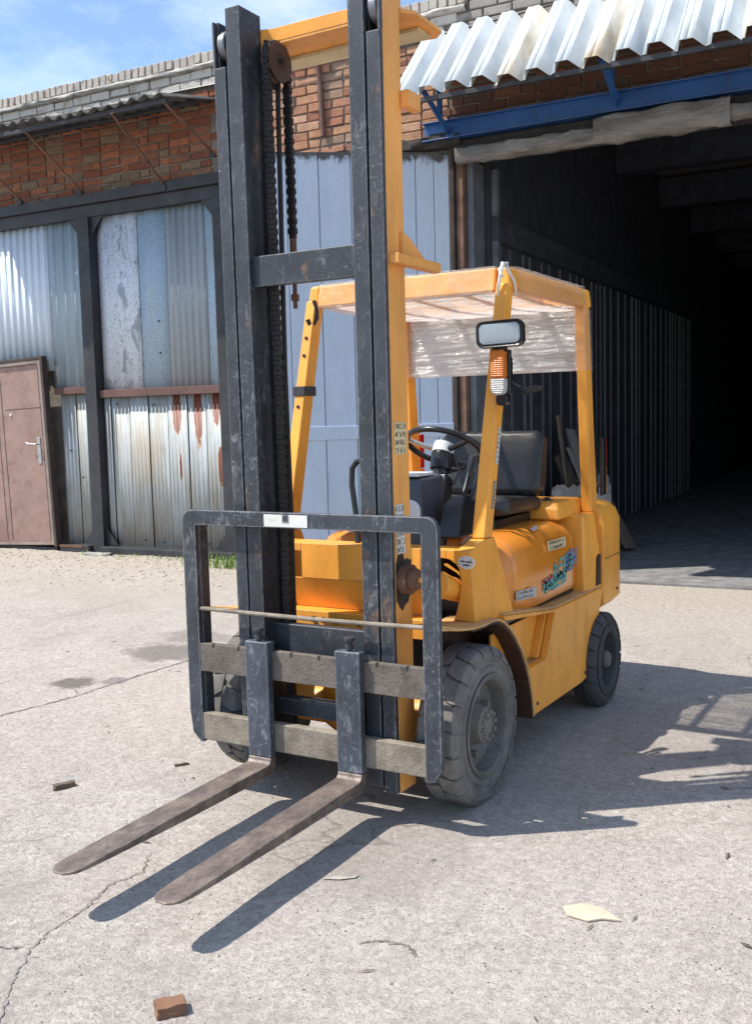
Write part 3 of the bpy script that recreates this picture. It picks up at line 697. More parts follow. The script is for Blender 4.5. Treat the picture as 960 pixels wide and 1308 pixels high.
lumpy(-.30, .75, 4.68, 4.86, 3.65, 3.865, .22, 6, 50).build('canvas_roll', 'canvas', WH, ang=70)
lumpy(.74, 1.9, 4.70, 4.86, 3.69, 3.80, .26, 8, 50).build('canvas_roll', 'canvas', WH, ang=70)
for bx in (-1.61, -.13, 1.35):
    MB().tube([(bx, 4.86, 3.93), (bx, 4.30, 4.16)], .028, 4).build('awning_brace', 'blue_steel', WH)
    W('awning_hanger', 'blue_steel', bx-.02, bx+.02, 4.60, 4.64, 4.02, 4.34)
# ---- awning: trapezoid sheets, steep
def awn(x0, ribs, p, mat, dz, seed):
    r = random.Random(seed); prof = []; h = .078
    for i in range(ribs):
        a = x0+i*p
        prof += [(a, 0), (a+.022, 0), (a+.040, h), (a+.083, h), (a+.088, h-.006), (a+.093, h), (a+.136, h), (a+.212, 0)]
    prof.append((x0+ribs*p+.004, 0))
    nsl = Vector((0, -.70, .71)); dn = Vector((0, -.735, -.735)); vs = []; fs = []; n = len(prof)
    top = Vector((0, 4.87, 4.80)); cuts = {}
    for k, t in enumerate((0, .5, 1.0)):
        for x, hh in prof:
            rib = int((x-x0)/p); cuts.setdefault(rib, r.uniform(-.03, .035))
            P_ = top+dn*(t*(1.0+(cuts[rib] if k == 2 else 0)))+nsl*(hh+dz); vs.append((x, P_.y, P_.z))
    for k in range(2):
        for i in range(n-1): fs.append((k*n+i, k*n+i+1, (k+1)*n+i+1, (k+1)*n+i))
    return MB().add(vs, fs).build('awning_sheet', mat, WH, solid=.002, fix=False)
x = -1.83; i = 0
for ribs, mt in ((2, 'awning_white'), (2, 'awning_white'), (1, 'awning_stained'), (2, 'awning_white'), (1, 'awning_stained'), (2, 'awning_white'), (2, 'awning_white'), (1, 'awning_stained'), (2, 'awning_white'), (2, 'awning_white'), (2, 'awning_white')):
    awn(x, ribs, .228, mt, .003*(i % 2), i+20); x += ribs*.228; i += 1
MB().box(-1.8, 2.5, 4.135, 4.175, 4.03, 4.065).build('awning_purlin', 'dark_steel', WH)
MB().box(-1.8, 2.5, 4.45, 4.49, 4.30, 4.345).build('awning_purlin', 'dark_steel', WH)

# ================================================================== FORKLIFT  (x to its right-hand side in the picture, y backwards, z up; front axle at y = 0)
FL = thing('forklift', 'yellow counterbalance forklift with tall black mast and film-wrapped overhead guard', 'forklift', (0, .5, 0))
def F(name, mat, x0, x1, y0, y1, z0, z1, bevel=.004, parent=None): return B(name, mat, parent or FL, x0, x1, y0, y1, z0, z1, bevel)
def cap(o, lab): o['label'] = lab; return o

# ---- wheels
def tyre_mesh(Rr, w, rim, nb, lug):
    """solid tyre: carcass by lathe, two staggered rows of shoulder lugs; axis x, outer side +x"""
    h = w/2; g = .013
    prof = [(rim, -h+.012), (rim+.03, -h), (Rr-.075, -h-.004), (Rr-.055, -h+.002), (Rr-.03, -h+.004), (Rr-g, -h+.016), (Rr-g, h-.016), (Rr-.03, h-.004), (Rr-.055, h-.002), (Rr-.06, h-.006), (Rr-.075, h-.006), (Rr-.08, h+.003), (rim+.03, h), (rim+.012, h-.003), (rim, h-.012)]
    mb = MB().lathe(prof, (0,0,0), 'x', 80, closed=True)
    for row in (-1, 1):
        for k in range(nb):
            a0 = 2*math.pi*(k+(.5 if row > 0 else 0))/nb; da = 2*math.pi/nb*lug; NS = 3
            lo, hi = [], []
            for q in range(NS+1):
                for (xx, sk) in ((-.006*1, -.30), (h*.52, .0), (h-.012, .02), (h+.003, .02)):
                    pass
            rings = []
            for q in range(NS+1):
                t = q/NS-.5
                ring = []
                for xx, rr, sk in ((.003, Rr-g-.01, -.22), (.003, Rr, -.22), (h*.62, Rr, .0), (h-.016, Rr-.004, .03), (h+.001, Rr-.026, .05), (h+.001, Rr-.042, .05), (h-.03, Rr-g-.02, .03)):
                    wd = .78 if xx < .01 else (1.0 if xx < h*.7 else .9)
                    a = a0+da*(t*wd+sk)
                    ring.append((row*xx, rr*math.cos(a), rr*math.sin(a)))
                rings.append(ring)
            mb.loft(rings)
    return mb
def wheel(name, x, y, Rr, w, side, rear):
    root = bpy.data.objects.new(name, None); COL.objects.link(root); root.parent = FL; root.location = (0, -.5, 0)
    rim_r = Rr*.605
    ty = tyre_mesh(Rr, w, rim_r, 20 if not rear else 18, .93)
    h = w/2
    rm = MB().lathe([(rim_r+.010, h-.006), (rim_r+.014, h+.004), (rim_r+.002, h+.007), (rim_r-.010, h-.002), (rim_r-.016, h-.022), (rim_r-.022, h-.055), (rim_r-.05, h-.075), (.095 if not rear else .07, h-.082), (.07, h-.082), (0, h-.082)], (0,0,0), 'x', 56)
    hb = MB()
    if not rear:
        hb.lathe([(.085, h-.082), (.078, h-.045), (.072, h-.03), (.070, h-.012), (.060, h-.004), (.030, h-.002), (.026, h+.004), (0, h+.004)], (0,0,0), 'x', 32)
        for k in range(10):
            a = 2*math.pi*k/10; hb.lathe([(.0, h+.009), (.0095, h+.009), (.011, h-.006)], (0, .052*math.cos(a), .052*math.sin(a)), 'x', 6)
        for k in range(6):
            a = 2*math.pi*k/6+.3; hb.lathe([(.0, h-.045), (.013, h-.045), (.013, h-.08)], (0, .118*math.cos(a), .118*math.sin(a)), 'x', 6)
    else:
        hb.lathe([(.072, h-.082), (.068, h-.07), (.046, h-.06), (.044, h-.010), (.034, h+.004), (0, h+.006)], (0,0,0), 'x', 28)
        for k in range(6):
            a = 2*math.pi*k/6; hb.lathe([(.0, h-.055), (.011, h-.055), (.011, h-.08)], (0, .083*math.cos(a), .083*math.sin(a)), 'x', 6)
    rot = Matrix.Rotation(.13 if not rear else .3, 4, 'X')
    for mb, nm, mt in ((ty, 'tyre', 'tyre_rubber' if not rear else 'tyre_rubber_dark'), (rm, 'rim', 'rim_dirty' if not rear else 'tyre_rubber_dark'), (hb, 'hub', 'hub_dirty' if not rear else 'rim_dirty')):
        mb.xform(rot)
        if side < 0: mb.mirror()
        mb.xform(Matrix.Translation((x, y, Rr-.003)))
        mb.build(nm, mt, root, ang=30)
for s_ in (1, -1):
    wheel('front_wheel', s_*(.570-.0825), 0, .3069, .165, s_, False)
    wheel('rear_wheel', s_*(.592-.065), 1.457, .2401, .13, s_, True)
MB().cyl((-.45,0,.305), (.45,0,.305), .085, 24).build('front_axle', 'yellow_paint', FL)
MB().lathe([(0,-.15),(.12,-.14),(.16,-.05),(.16,.05),(.12,.14),(0,.15)], (.02,.0,.33), 'x', 28).build('axle_housing', 'orange_cover', FL)
MB().cyl((-.48,1.457,.24), (.48,1.457,.24), .05, 16).build('rear_axle', 'dark_steel', FL)

# ---- mast
def chan(x0, x1, y0, y1, z0, z1, fl, wb, web_out):
    """C channel: front and rear flanges, web on the outer or inner side"""
    mb = MB()
    if web_out: poly = [(x0,y0),(x1,y0),(x1,y1),(x0,y1),(x0,y1-fl),(x1-wb,y1-fl),(x1-wb,y0+fl),(x0,y0+fl)]
    else: poly = [(x0,y0),(x1,y0),(x1,y0+fl),(x0+wb,y0+fl),(x0+wb,y1-fl),(x1,y1-fl),(x1,y1),(x0,y1)]
    return mb.prism(poly, 'z', z0, z1)
YM = -.360
for s_ in (1, -1):
    # outer channel: black front flange, yellow web
    def put(mb, nm, mt, bev=.003, p=None):
        if s_ < 0:
            mb.mirror(); mb.v = [(x+.010-.020*(1-z/3.0)*-1, y, z) for x, y, z in mb.v]     # the far upright leans in a little towards its foot
        return mb.build(nm, mt, p or FL, bev)
    fz = 2.815
    fl_ = MB().box(.311, .364, YM, YM+.022, .118, fz); put(fl_, 'mast_front_flange', 'mast_black')
    web = MB().prism([(.352, YM+.0225), (.365, YM+.0225), (.365, -.215), (.311, -.215), (.311, -.237), (.352, -.237)], 'z', .114, 2.99); put(web, 'mast_outer_channel', 'yellow_mast' if s_ > 0 else 'mast_black')
    pk = MB().box(.357, .366, YM, YM+.022, fz+.0005, 2.985); put(pk, 'mast_flange_ear', 'mast_black')
    inn = chan(.238, .302, YM, -.225, .135, 3.022, .022, .018, False); put(inn, 'mast_inner_channel', 'mast_black')
    gap = MB().box(.3025, .3105, YM+.03, -.24, .16, 2.95); put(gap, 'groove_strip', 'greasy', 0)  # dark strip filling the groove between the two channels
    rl = MB().lathe([(0,-.016),(.052,-.016),(.055,-.012),(.055,.012),(.052,.016),(0,.016)], (.333, YM+.058, 2.905), 'x', 32); put(rl, 'mast_roller', 'roller_steel', 0)
    # lift cylinder behind the rails
    cy = MB().cyl((.275, -.165, .2), (.275, -.165, 1.75), .034, 20).cyl((.275,-.165,1.75), (.275,-.165,2.88), .021, 16); put(cy, 'lift_cylinder', 'greasy', 0)
    # chain over a pulley
    py, pz, px = -.205, 2.848, (.218 if s_ > 0 else .185)
    pu = MB().lathe([(0,-.018),(.020,-.020),(.022,-.016),(.030,-.016),(.032,-.020),(.062,-.020),(.075,-.018),(.070,-.010),(.064,0),(.070,.010),(.075,.018),(.062,.020),(.022,.016),(0,.018)], (px, py, pz), 'x', 40)
    pul = put(pu, 'chain_pulley', 'pulley_brown', 0)
    yk = MB().box(px+.024, px+.036, py-.03, py+.03, pz-.09, 2.93).cyl((px-.03,py,pz), (px+.05,py,pz), .012, 12); put(yk, 'pulley_bracket', 'greasy')
    ch = MB()
    def links(y, za, zb):
        n = int(abs(za-zb)/.019)
        for k in range(n):
            z = zb+(k+.5)*.019; w_ = .017 if k % 2 else .012
            ch.box(px-w_, px+w_, y-.010, y+.010, z-.0105, z+.0105)
    links(py-.066, pz, .62); links(py+.066, pz, 2.20)
    for k in range(12):
        a = math.pi*(k+.5)/12; w_ = .017 if k % 2 else .012
        yy, zz = py+.066*math.cos(a), pz+.066*math.sin(a); ch.box(px-w_, px+w_, yy-.010, yy+.010, zz-.010, zz+.010)
    put(ch, 'lift_chain', 'chain_grease', 0)
    an = MB().cyl((px, py+.066, 2.21), (px, py+.066, 1.93), .009, 10).cyl((px,py+.066,1.985), (px,py+.066,1.96), .016, 6).cyl((px,py+.066,2.20), (px,py+.066,2.115), .014, 8); put(an, 'chain_anchor', 'rusty', 0)
F('mast_cross_bar', 'mast_black', -.236, .2365, -.335, -.30, 1.998, 2.112); F('chain_anchor_ear', 'mast_black', -.21, -.16, -.299, -.12, 2.085, 2.100, .002)
F('mast_cross_bar', 'mast_black', -.236, .2365, -.30, -.26, .585, .70); F('mast_cross_bar', 'mast_black', -.236, .2365, -.30, -.24, .335, .40)
# hoses clipped inside the far upright, grease thrown out round the tilt pin
for hx, hy in ((-.205,-.235),(-.222,-.20),(-.19,-.19)):
    MB().tube([(hx,hy,.55),(hx+.004,hy,1.1),(hx,hy-.004,1.7),(hx+.003,hy,2.3),(hx,hy+.01,2.72),(hx-.01,hy+.03,2.80)], .010, 8).build('hydraulic_hose', 'chain_grease', FL)
rr = random.Random(4); mb = MB(); pts_ = [(0,-.28,.905)]
ring = [(.3661, -.28+(.078+rr.uniform(-.018,.03))*math.cos(2*math.pi*k/26), .900+(.085+rr.uniform(-.015,.035))*math.sin(2*math.pi*k/26)) for k in range(26)]
ring = [(x, min(-.2165, max(-.336, y)), z) for x, y, z in ring]
mb.loft([ring, [(x+.0006,y,z) for x,y,z in ring]]).build('grease_stain', 'greasy', FL)
# yellow head plate with a front lip, carried behind the rails
hp = MB().prism([(-.268,-.232),(-.19,-.205),(.30,-.205),(.365,-.21),(.40,-.16),(.40,.05),(.36,.09),(.10,.05),(-.20,.05),(-.268,0)], 'z', 2.915, 2.930); hp.build('mast_head_plate', 'yellow_mast', FL, .002)
MB().loft([[(-.268,-.234,2.925),(-.268,-.222,2.925),(-.268,-.222,2.975),(-.268,-.234,2.975)], [(-.19,-.207,2.925),(-.19,-.195,2.925),(-.19,-.195,2.975),(-.19,-.207,2.975)], [(.36,-.207,2.925),(.36,-.195,2.925),(.36,-.195,2.975),(.36,-.207,2.975)]]).build('mast_head_lip', 'yellow_paint', FL, .002)
MB().box(-.30, .36, -.06, .04, 2.900, 2.9145).build('mast_head_strip', 'sticker_cream', FL, .002)
F('mast_head_ear', 'yellow_mast', -.272, -.262, -.245, -.215, 2.70, 3.0, .002)
for s_ in (1,):
    mb = MB().box(.3652, .405, -.335, .0, 2.030, 2.066); (mb if s_ > 0 else mb.mirror()).build('mast_bracket', 'yellow_mast', FL, .003)
    mb = MB().prism([(-.25, 2.0665), (-.07, 2.0665), (-.20, 2.135), (-.25, 2.15)], 'x', .3655, .380); (mb if s_ > 0 else mb.mirror()).build('bracket_gusset', 'yellow_mast', FL, .002)
    mb = MB().box(.3655, .40, -.225, -.13, 2.585, 2.645); (mb if s_ > 0 else mb.mirror()).build('mast_lug', 'yellow_mast', FL, .004)
# mast foot hinge and tilt cylinders
for s_ in (1,):
    mb = MB().lathe([(0,.0),(.036,.0),(.040,-.006),(.040,-.055),(.03,-.06)], (.428, -.28, .905), 'x', 24).cyl((.366,-.28,.905),(.40,-.28,.905),.055,20); mb = mb if s_ > 0 else mb.mirror(); mb.build('tilt_pin', 'rusty', FL)
    mb = MB().cyl((.41,-.28,.905), (.41,-.06,.845), .020, 16).cyl((.41,-.10,.855), (.41,.32,.745), .047, 22).cyl((.41,-.12,.86),(.41,-.09,.852),.055,22); mb = mb if s_ > 0 else mb.mirror(); mb.build('tilt_cylinder', 'yellow_paint', FL)

# ---- carriage, load backrest, forks
car = F('carriage', 'carriage_rough', -.505, .508, -.402, -.372, .498, .612, .003)
nt = MB()
for k in range(8): nt.box(-.44+k*.125, -.432+k*.125, -.4035, -.39, .600, .6135)
nt.build('latch_notch', 'greasy', car)
lb = F('carriage_lower_bar', 'carriage_worn', -.505, .508, -.402, -.365, .215, .328, .006)
F('carriage_side_plate', 'greasy', -.225, -.205, -.371, -.25, .22, .61); F('carriage_side_plate', 'greasy', .205, .225, -.371, -.25, .22, .61)
def ring_frame(pts, w, y0, y1):
    pass
fr = MB(); RO = .046; bw = .064; yb0, yb1 = -.404, -.378
def arc(cx, cz, r, a0, a1, n=7): return [(cx+r*math.cos(a0+(a1-a0)*i/n), cz+r*math.sin(a0+(a1-a0)*i/n)) for i in range(n+1)]
zt, xo = 1.148, .568
outer = [(xo-.03, .205)]+[(xo, .25)]+arc(xo-RO, zt-RO, RO, 0, math.pi/2)+arc(-xo+RO, zt-RO, RO, math.pi/2, math.pi)+[(-xo, .40), (-xo-.0, .33), (-xo+.012, .24), (-xo+.05, .205)]
inner = [(xo-bw, .205), (xo-bw, .30)]+arc(xo-bw-.006, zt-.058-.006, .006, 0, math.pi/2)+arc(-xo+bw+.006, zt-.058-.006, .006, math.pi/2, math.pi)+[(-xo+bw, .40), (-xo+bw, .33), (-xo+bw, .24), (-xo+bw, .205)]
n = len(outer)
vs = [(x, yb0, z) for x, z in outer]+[(x, yb0, z) for x, z in inner]+[(x, yb1, z) for x, z in outer]+[(x, yb1, z) for x, z in inner]; fs = []
for i in range(n-1):
    fs += [(i, i+1, n+i+1, n+i), (2*n+i, 3*n+i, 3*n+i+1, 2*n+i+1), (i, 2*n+i, 2*n+i+1, i+1), (n+i, n+i+1, 3*n+i+1, 3*n+i)]
fs += [(0, n, 3*n, 2*n), (n-1, 2*n-1+0, 4*n-1, 3*n-1)]
rest = MB().add(vs, fs).build('load_backrest', 'rest_black', FL, .002)
# side flanges turn back to give the uprights their depth
MB().box(-.568+bw-.016, -.568+bw, -.3775, -.325, .21, 1.085).build('upright_web', 'rest_black', rest, .002)
MB().box(.568-bw, .568-bw+.016, -.3775, -.325, .21, 1.085).build('upright_web', 'rest_black', rest, .002)
MB().tube([(-.50,-.392,.752),(-.2,-.400,.752),(.0,-.401,.752),(.3,-.398,.754),(.505,-.392,.757)], .0085, 8).build('guard_rod', 'carriage_worn', rest)
MB().box(-.162, .036, -.4075, -.4042, 1.094, 1.140).build('label_strip', 'sticker_white', rest, .001)
MB().box(-.075, -.048, -.4095, -.4078, 1.112, 1.140).build('label_mark', 'rest_black', rest)
for s_ in (-1, 1):
    xc = .004+s_*.204; h = .0525
    pv = [(-.436,.652),(-.402,.652),(-.402,.15),(-.42,.132),(-.46,.126),(-.95,.128),(-1.40,.136),(-1.436,.139),(-1.436,.146),(-1.30,.157),(-.95,.166),(-.56,.170),(-.49,.172),(-.46,.180),(-.444,.196),(-.436,.22)]
    # plan outline: blade narrows to a rounded tip
    fk = bpy.data.objects.new('fork', None); COL.objects.link(fk); fk.parent = FL; fk.location = (0,-.5,0)
    shank = MB().prism([(-.4365,.652),(-.4025,.652),(-.4025,.200),(-.436,.200)], 'x', xc-h, xc+h).build('fork_shank', 'fork_black', fk, .005)
    path = [(-.4040,.1985,-.4362,.1985), (-.4045,.165,-.440,.186), (-.415,.145,-.450,.1785), (-.44,.136,-.47,.177), (-.60,.134,-.60,.176), (-.95,.137,-.95,.172), (-1.25,.144,-1.25,.166), (-1.38,.148,-1.38,.163), (-1.418,.150,-1.418,.162), (-1.438,.1515,-1.438,.161), (-1.452,.153,-1.452,.160)]
    hw = [h,h,h,h,h,h,h,h-.001,h-.006,h-.016,h-.034]
    rings = [[(xc-w_,a[0],a[1]),(xc+w_,a[0],a[1]),(xc+w_,a[2],a[3]),(xc-w_,a[2],a[3])] for a, w_ in zip(path, hw)]
    bl = MB().loft(rings).build('fork_blade', 'fork_steel', fk, .004)
    MB().lathe([(0,.050),(.020,.050),(.022,.044),(.020,.036),(.011,.032),(.011,.022),(.016,.020),(.016,.008),(.010,.006),(.010,-.01)], (xc+.002, -.418, .653), 'z', 18).build('fork_lock_pin', 'dark_steel', fk)
    F('fork_hook', 'fork_black', xc-h+.004, xc+h-.004, -.4022, -.385, .615, .648, .002, fk)

# ---- chassis, front plate, fenders
arch = [(-.37,.755),(-.30,.742),(-.20,.722),(-.10,.707),(0,.700),(.07,.702),(.14,.695),(.20,.672),(.26,.635),(.32,.585),(.38,.522),(.43,.447),(.47,.37),(.497,.29),(.512,.20)]
for s_ in (1, -1):
    def put(mb, nm, mt, bev=.003, p=None, solid=0):
        if s_ < 0: mb.mirror()
        return mb.build(nm, mt, p or FL, bev, solid=solid)
    up_ = [(y, z) for y, z in arch]; lo_ = [(y-.004 if i > 7 else y, z-.012 if i < 10 else z-.006) for i, (y, z) in enumerate(arch)]
    lo_ = []
    for i, (y, z) in enumerate(arch):
        a = arch[max(i-1,0)]; b = arch[min(i+1,len(arch)-1)]; dy, dz = b[0]-a[0], b[1]-a[1]; l_ = math.hypot(dy,dz); lo_.append((y+dz/l_*.011, z-dy/l_*.011))
    mb = MB(); rings = [[(.37,u[0],u[1]),(.562,u[0],u[1]),(.562,l_[0],l_[1]),(.37,l_[0],l_[1])] for u, l_ in zip(up_, lo_)]
    mb.loft(rings); put(mb, 'fender', 'fender_dirty', .003)
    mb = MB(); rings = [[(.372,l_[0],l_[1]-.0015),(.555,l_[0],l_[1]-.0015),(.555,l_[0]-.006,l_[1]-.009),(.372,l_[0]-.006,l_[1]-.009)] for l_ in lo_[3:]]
    put(mb.loft(rings), 'fender_dark_underside', 'recess_dark', 0)  # added dark sheet paints depth and dirt into the fender's underside
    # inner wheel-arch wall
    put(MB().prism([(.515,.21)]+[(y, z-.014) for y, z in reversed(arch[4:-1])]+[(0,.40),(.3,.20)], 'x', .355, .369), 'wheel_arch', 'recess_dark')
    # outer side panel with the step recess
    side = MB()
    side.prism([(.515,.195),(1.16,.185),(1.262,.195),(1.300,.225),(1.358,.33),(1.494,.588),(1.494,.602),(.80,.612),(.690,.412),(.478,.412),(.505,.30)], 'x', .515, .552)
    sp = put(side, 'side_panel', 'yellow_paint', .006)
    put(MB().prism([(.215,.668),(.80,.598),(.80,.612),(.215,.690)], 'x', .50, .5535), 'step_lip', 'yellow_paint', .004)
    put(MB().box(.470, .480, .24, .86, .41, .60), 'step_back', 'yellow_paint', .002)
    put(MB().box(.4805, .549, .44, .70, .400, .4115), 'step_plate', 'steel', .002)
    put(MB().prism([(.66,.4125),(.695,.4125),(.806,.60),(.77,.60)], 'x', .4805, .514), 'step_side', 'yellow_paint', .002)
    put(MB().prism([(.215,.690),(.80,.6125),(1.494,.6025),(1.494,.612),(.80,.622),(.215,.700)], 'x', .25, .546), 'side_ledge', 'fender_dirty', .003)
    put(MB().box(.26, .50, .52, 1.30, .22, .40), 'chassis_side', 'greasy')
    # pillar that carries the front leg of the guard
    put(MB().loft([[(.432,.0125,.700),(.520,.0125,.700),(.535,.355,.668),(.432,.355,.668)], [(.455,.0125,.80),(.512,.0125,.80),(.518,.325,.80),(.440,.325,.80)], [(.456,.0125,.90),(.505,.0125,.90),(.507,.290,.90),(.440,.290,.90)], [(.440,.0125,.9755),(.501,.0125,.9755),(.501,.262,.9755),(.440,.262,.9755)], [(.440,.145,1.004),(.4985,.145,1.004),(.4985,.245,1.004),(.440,.245,1.004)]]), 'guard_pillar', 'yellow_paint', .004)
    # rear pillar
    put(MB().loft([[(.30,1.262,.602),(.535,1.262,.602),(.548,1.488,.602),(.30,1.488,.602)], [(.30,1.285,.80),(.522,1.285,.80),(.540,1.488,.80),(.30,1.488,.80)], [(.30,1.33,.985),(.505,1.33,.985),(.512,1.488,.985),(.30,1.488,.985)]]), 'rear_pillar', 'yellow_paint', .012)
    put(MB().prism([(1.405,.62),(1.476,.62),(1.476,.775),(1.452,.775),(1.43,.76)], 'x', .538, .5475), 'pillar_vent', 'recess_dark', .002)
    # orange cover behind the step (tank side) in two pieces
    def cover(y0, y1, front):
        rings = []
        for z, ins, yi in ((.630,.015,.01),(.655,.0,.0),(.80,.0,.0),(.895,.010,.004),(.945,.045,.02),(.975,.105,.05)):
            a = y0+(yi if front else 0); b = y1-(0 if front else yi)
            if front: rg = [(.26,a+.03,z),(.40-ins,a+.004,z),(.452-ins,a+.035,z),(.482-ins,b,z),(.26,b,z)]
            else: rg = [(.26,a,z),(.483-ins,a,z),(.502-ins,a+.06,z),(.506-ins,b-.10,z),(.495-ins,b-.03,z),(.46-ins,b,z),(.26,b,z)]
            rings.append(rg)
        return MB().loft(rings)
    put(cover(.385,.466,True), 'tank_cover_front', 'orange_cover', .010)
    put(cover(.469,1.258,False), 'tank_cover', 'orange_cover', .016)
    put(MB().box(.255,.478,.40,1.25,.612,.629), 'cover_gasket', 'black_plastic', 0)
# lateral front plate with openings for the tilt cylinders
plate = MB(); PY = 0.0
def pl(x0,x1,z0,z1,y=PY,t=.012): plate.box(x0,x1,y,y+t,z0,z1)
pl(-.275,.290,.830,.976); pl(.2905,.40,.944,.976); pl(-.40,-.2755,.944,.976)
plate.prism([(.4005,.944),(.435,.935),(.456,.905),(.463,.86),(.457,.80),(.443,.735),(.43,.705),(.520,.700),(.512,.82),(.502,.976),(.4005,.976)], 'y', PY, PY+.012)
plate.prism([(-.4005,.976),(-.502,.976),(-.512,.82),(-.520,.700),(-.43,.705),(-.443,.735),(-.457,.80),(-.463,.86),(-.456,.905),(-.435,.935),(-.4005,.944)], 'y', PY, PY+.012)
fp_ = plate.build('front_plate', 'yellow_paint', FL, .002)
MB().hexa([(-.34,.003,.8295),(.34,.003,.8295),(.34,.015,.8295),(-.34,.015,.8295)], [(-.34,.05,.700),(.34,.05,.700),(.34,.062,.700),(-.34,.062,.700)]).build('front_skirt', 'yellow_paint', FL, .002)
F('front_flange', 'yellow_paint', -.34, .34, -.03, -.018, .620, .698, .003); F('front_shelf', 'yellow_paint', -.34, .34, -.0175, .06, .688, .6975, .002)
for x in (-.20, -.15, -.09, .02): MB().lathe([(0,-.014),(.013,-.014),(.013,0)], (x,-.03,.665), 'y', 6).build('flange_bolt', 'rusty' if x > -.1 else 'greasy', FL)
MB().box(-.50, .50, .0125, .128, .962, .9755).build('cowl_top', 'yellow_paint', FL, .004)
MB().lathe([(.0,-.003),(.034,-.003),(.036,0)], (0,0,0), 'y', 28).xform(Matrix.Translation((.488,-.0005,.932)) @ Matrix.Diagonal((1.0,1,.72,1))).build('oval_badge', 'sticker_white', FL)
for k in range(9): 
    a = 2*math.pi*k/9; MB().box(.488+.026*math.cos(a)-.003, .488+.026*math.cos(a)+.003, -.0047, -.0037, .932+.018*math.sin(a)-.002, .932+.018*math.sin(a)+.002).build('badge_mark', 'ink_blue' if k % 2 else 'ink_pink', fp_)
for x0,x1,z in ((.465,.483,.937),(.487,.511,.935),(.475,.503,.923)): MB().box(x0,x1,-.0047,-.0037,z-.003,z+.003).build('badge_mark','ink',fp_)
F('floor_plate', 'mat_dark', -.42, .42, .13, .66, .70, .715)
F('inner_block', 'greasy', -.32, .32, .07, .5, .42, .695)
F('belly', 'greasy', -.25, .25, .35, 1.45, .20, .60)

# ---- hood, seat, counterweight
MB().loft([[(-.40,.62,.70),(.252,.62,.70),(.252,1.49,.70),(-.40,1.49,.70)], [(-.40,.64,.94),(.252,.64,.94),(.252,1.49,.94),(-.40,1.49,.94)]]).build('engine_cover', 'yellow_paint', FL, .015)
MB().loft([[(-.43,1.14,.975),(.445,1.14,.975),(.445,1.53,.975),(-.43,1.53,.975)], [(-.43,1.15,1.03),(.440,1.15,1.03),(.44,1.53,1.03),(-.43,1.53,1.03)], [(-.40,1.18,1.058),(.420,1.18,1.058),(.420,1.53,1.058),(-.40,1.53,1.058)]]).build('hood', 'yellow_paint', FL, .012)
MB().box(-.42,.36,.60,1.135,.9405,.972).build('hood', 'yellow_paint', FL, .008)
MB().lathe([(0,.012),(.014,.012),(.014,.004),(.03,.002),(.03,-.02)], (.33,1.30,1.060), 'z', 10).build('hood_latch', 'black_plastic', FL)
F('seat_base', 'black_plastic', -.16, .30, .70, 1.18, .973, 1.015, .006)
def pad(x0,x1,pts,nm,seams):
    """upholstery: side profile pts (y,z) swept in x with rounded ends and stitched pleats"""
    mb = MB(); rings = []; N = 26; cy = sum(p[0] for p in pts)/len(pts); cz = sum(p[1] for p in pts)/len(pts)
    for i in range(N+1):
        u = i/N; x = x0+(x1-x0)*u; e = min(u,1-u)*2; sc = 1-.22*(1-min(1,e*5))**2.2
        k = 1.0
        for sx in seams:
            d = abs(x-sx); k -= .020*math.exp(-(d/.010)**2)
        rings.append([(x, cy+(p[0]-cy)*sc*k, cz+(p[1]-cz)*sc*k) for p in pts])
    return mb.loft(rings).build(nm, 'black_vinyl', seat, .012, 3, ang=60)
seat = bpy.data.objects.new('seat', None); COL.objects.link(seat); seat.parent = FL; seat.location = (0,-.5,0)
pad(-.20,.352,[(.72,1.03),(.70,1.06),(.715,1.105),(.76,1.122),(1.00,1.105),(1.20,1.085),(1.22,1.06),(1.20,1.02)],'seat_cushion',(-.06,.02,.10,.19))
pad(-.20,.352,[(1.13,1.09),(1.11,1.12),(1.17,1.35),(1.195,1.40),(1.225,1.412),(1.265,1.40),(1.275,1.36),(1.24,1.12),(1.21,1.08)],'seat_back',(-.08,.0,.08,.16,.235))
cw = MB(); rings = []
for z, ins in ((.485,.03),(.515,0),(.93,0),(.985,.02),(1.015,.05),(1.025,.09)):
    pts_ = []
    for a in range(13):
        t = math.pi*a/12; pts_.append(((.556-ins)*math.copysign(abs(math.cos(t))**.55, math.cos(t)), 1.70-ins*.4+ (.30-ins)*math.sin(t)**.75))
    rings.append([(.556-ins,1.497,z)]+[(x, y, z) for x, y in pts_]+[(-.556+ins,1.497,z)])
cw.loft(rings).build('counterweight', 'yellow_paint', FL, .008)
MB().loft([[(.36,1.62,.20),(.36,1.80,.20),(-.36,1.80,.20),(-.36,1.62,.20)], [(.42,1.62,.484),(.42,1.9,.484),(-.42,1.9,.484),(-.42,1.62,.484)]]).build('counterweight_foot', 'yellow_paint', FL, .01)

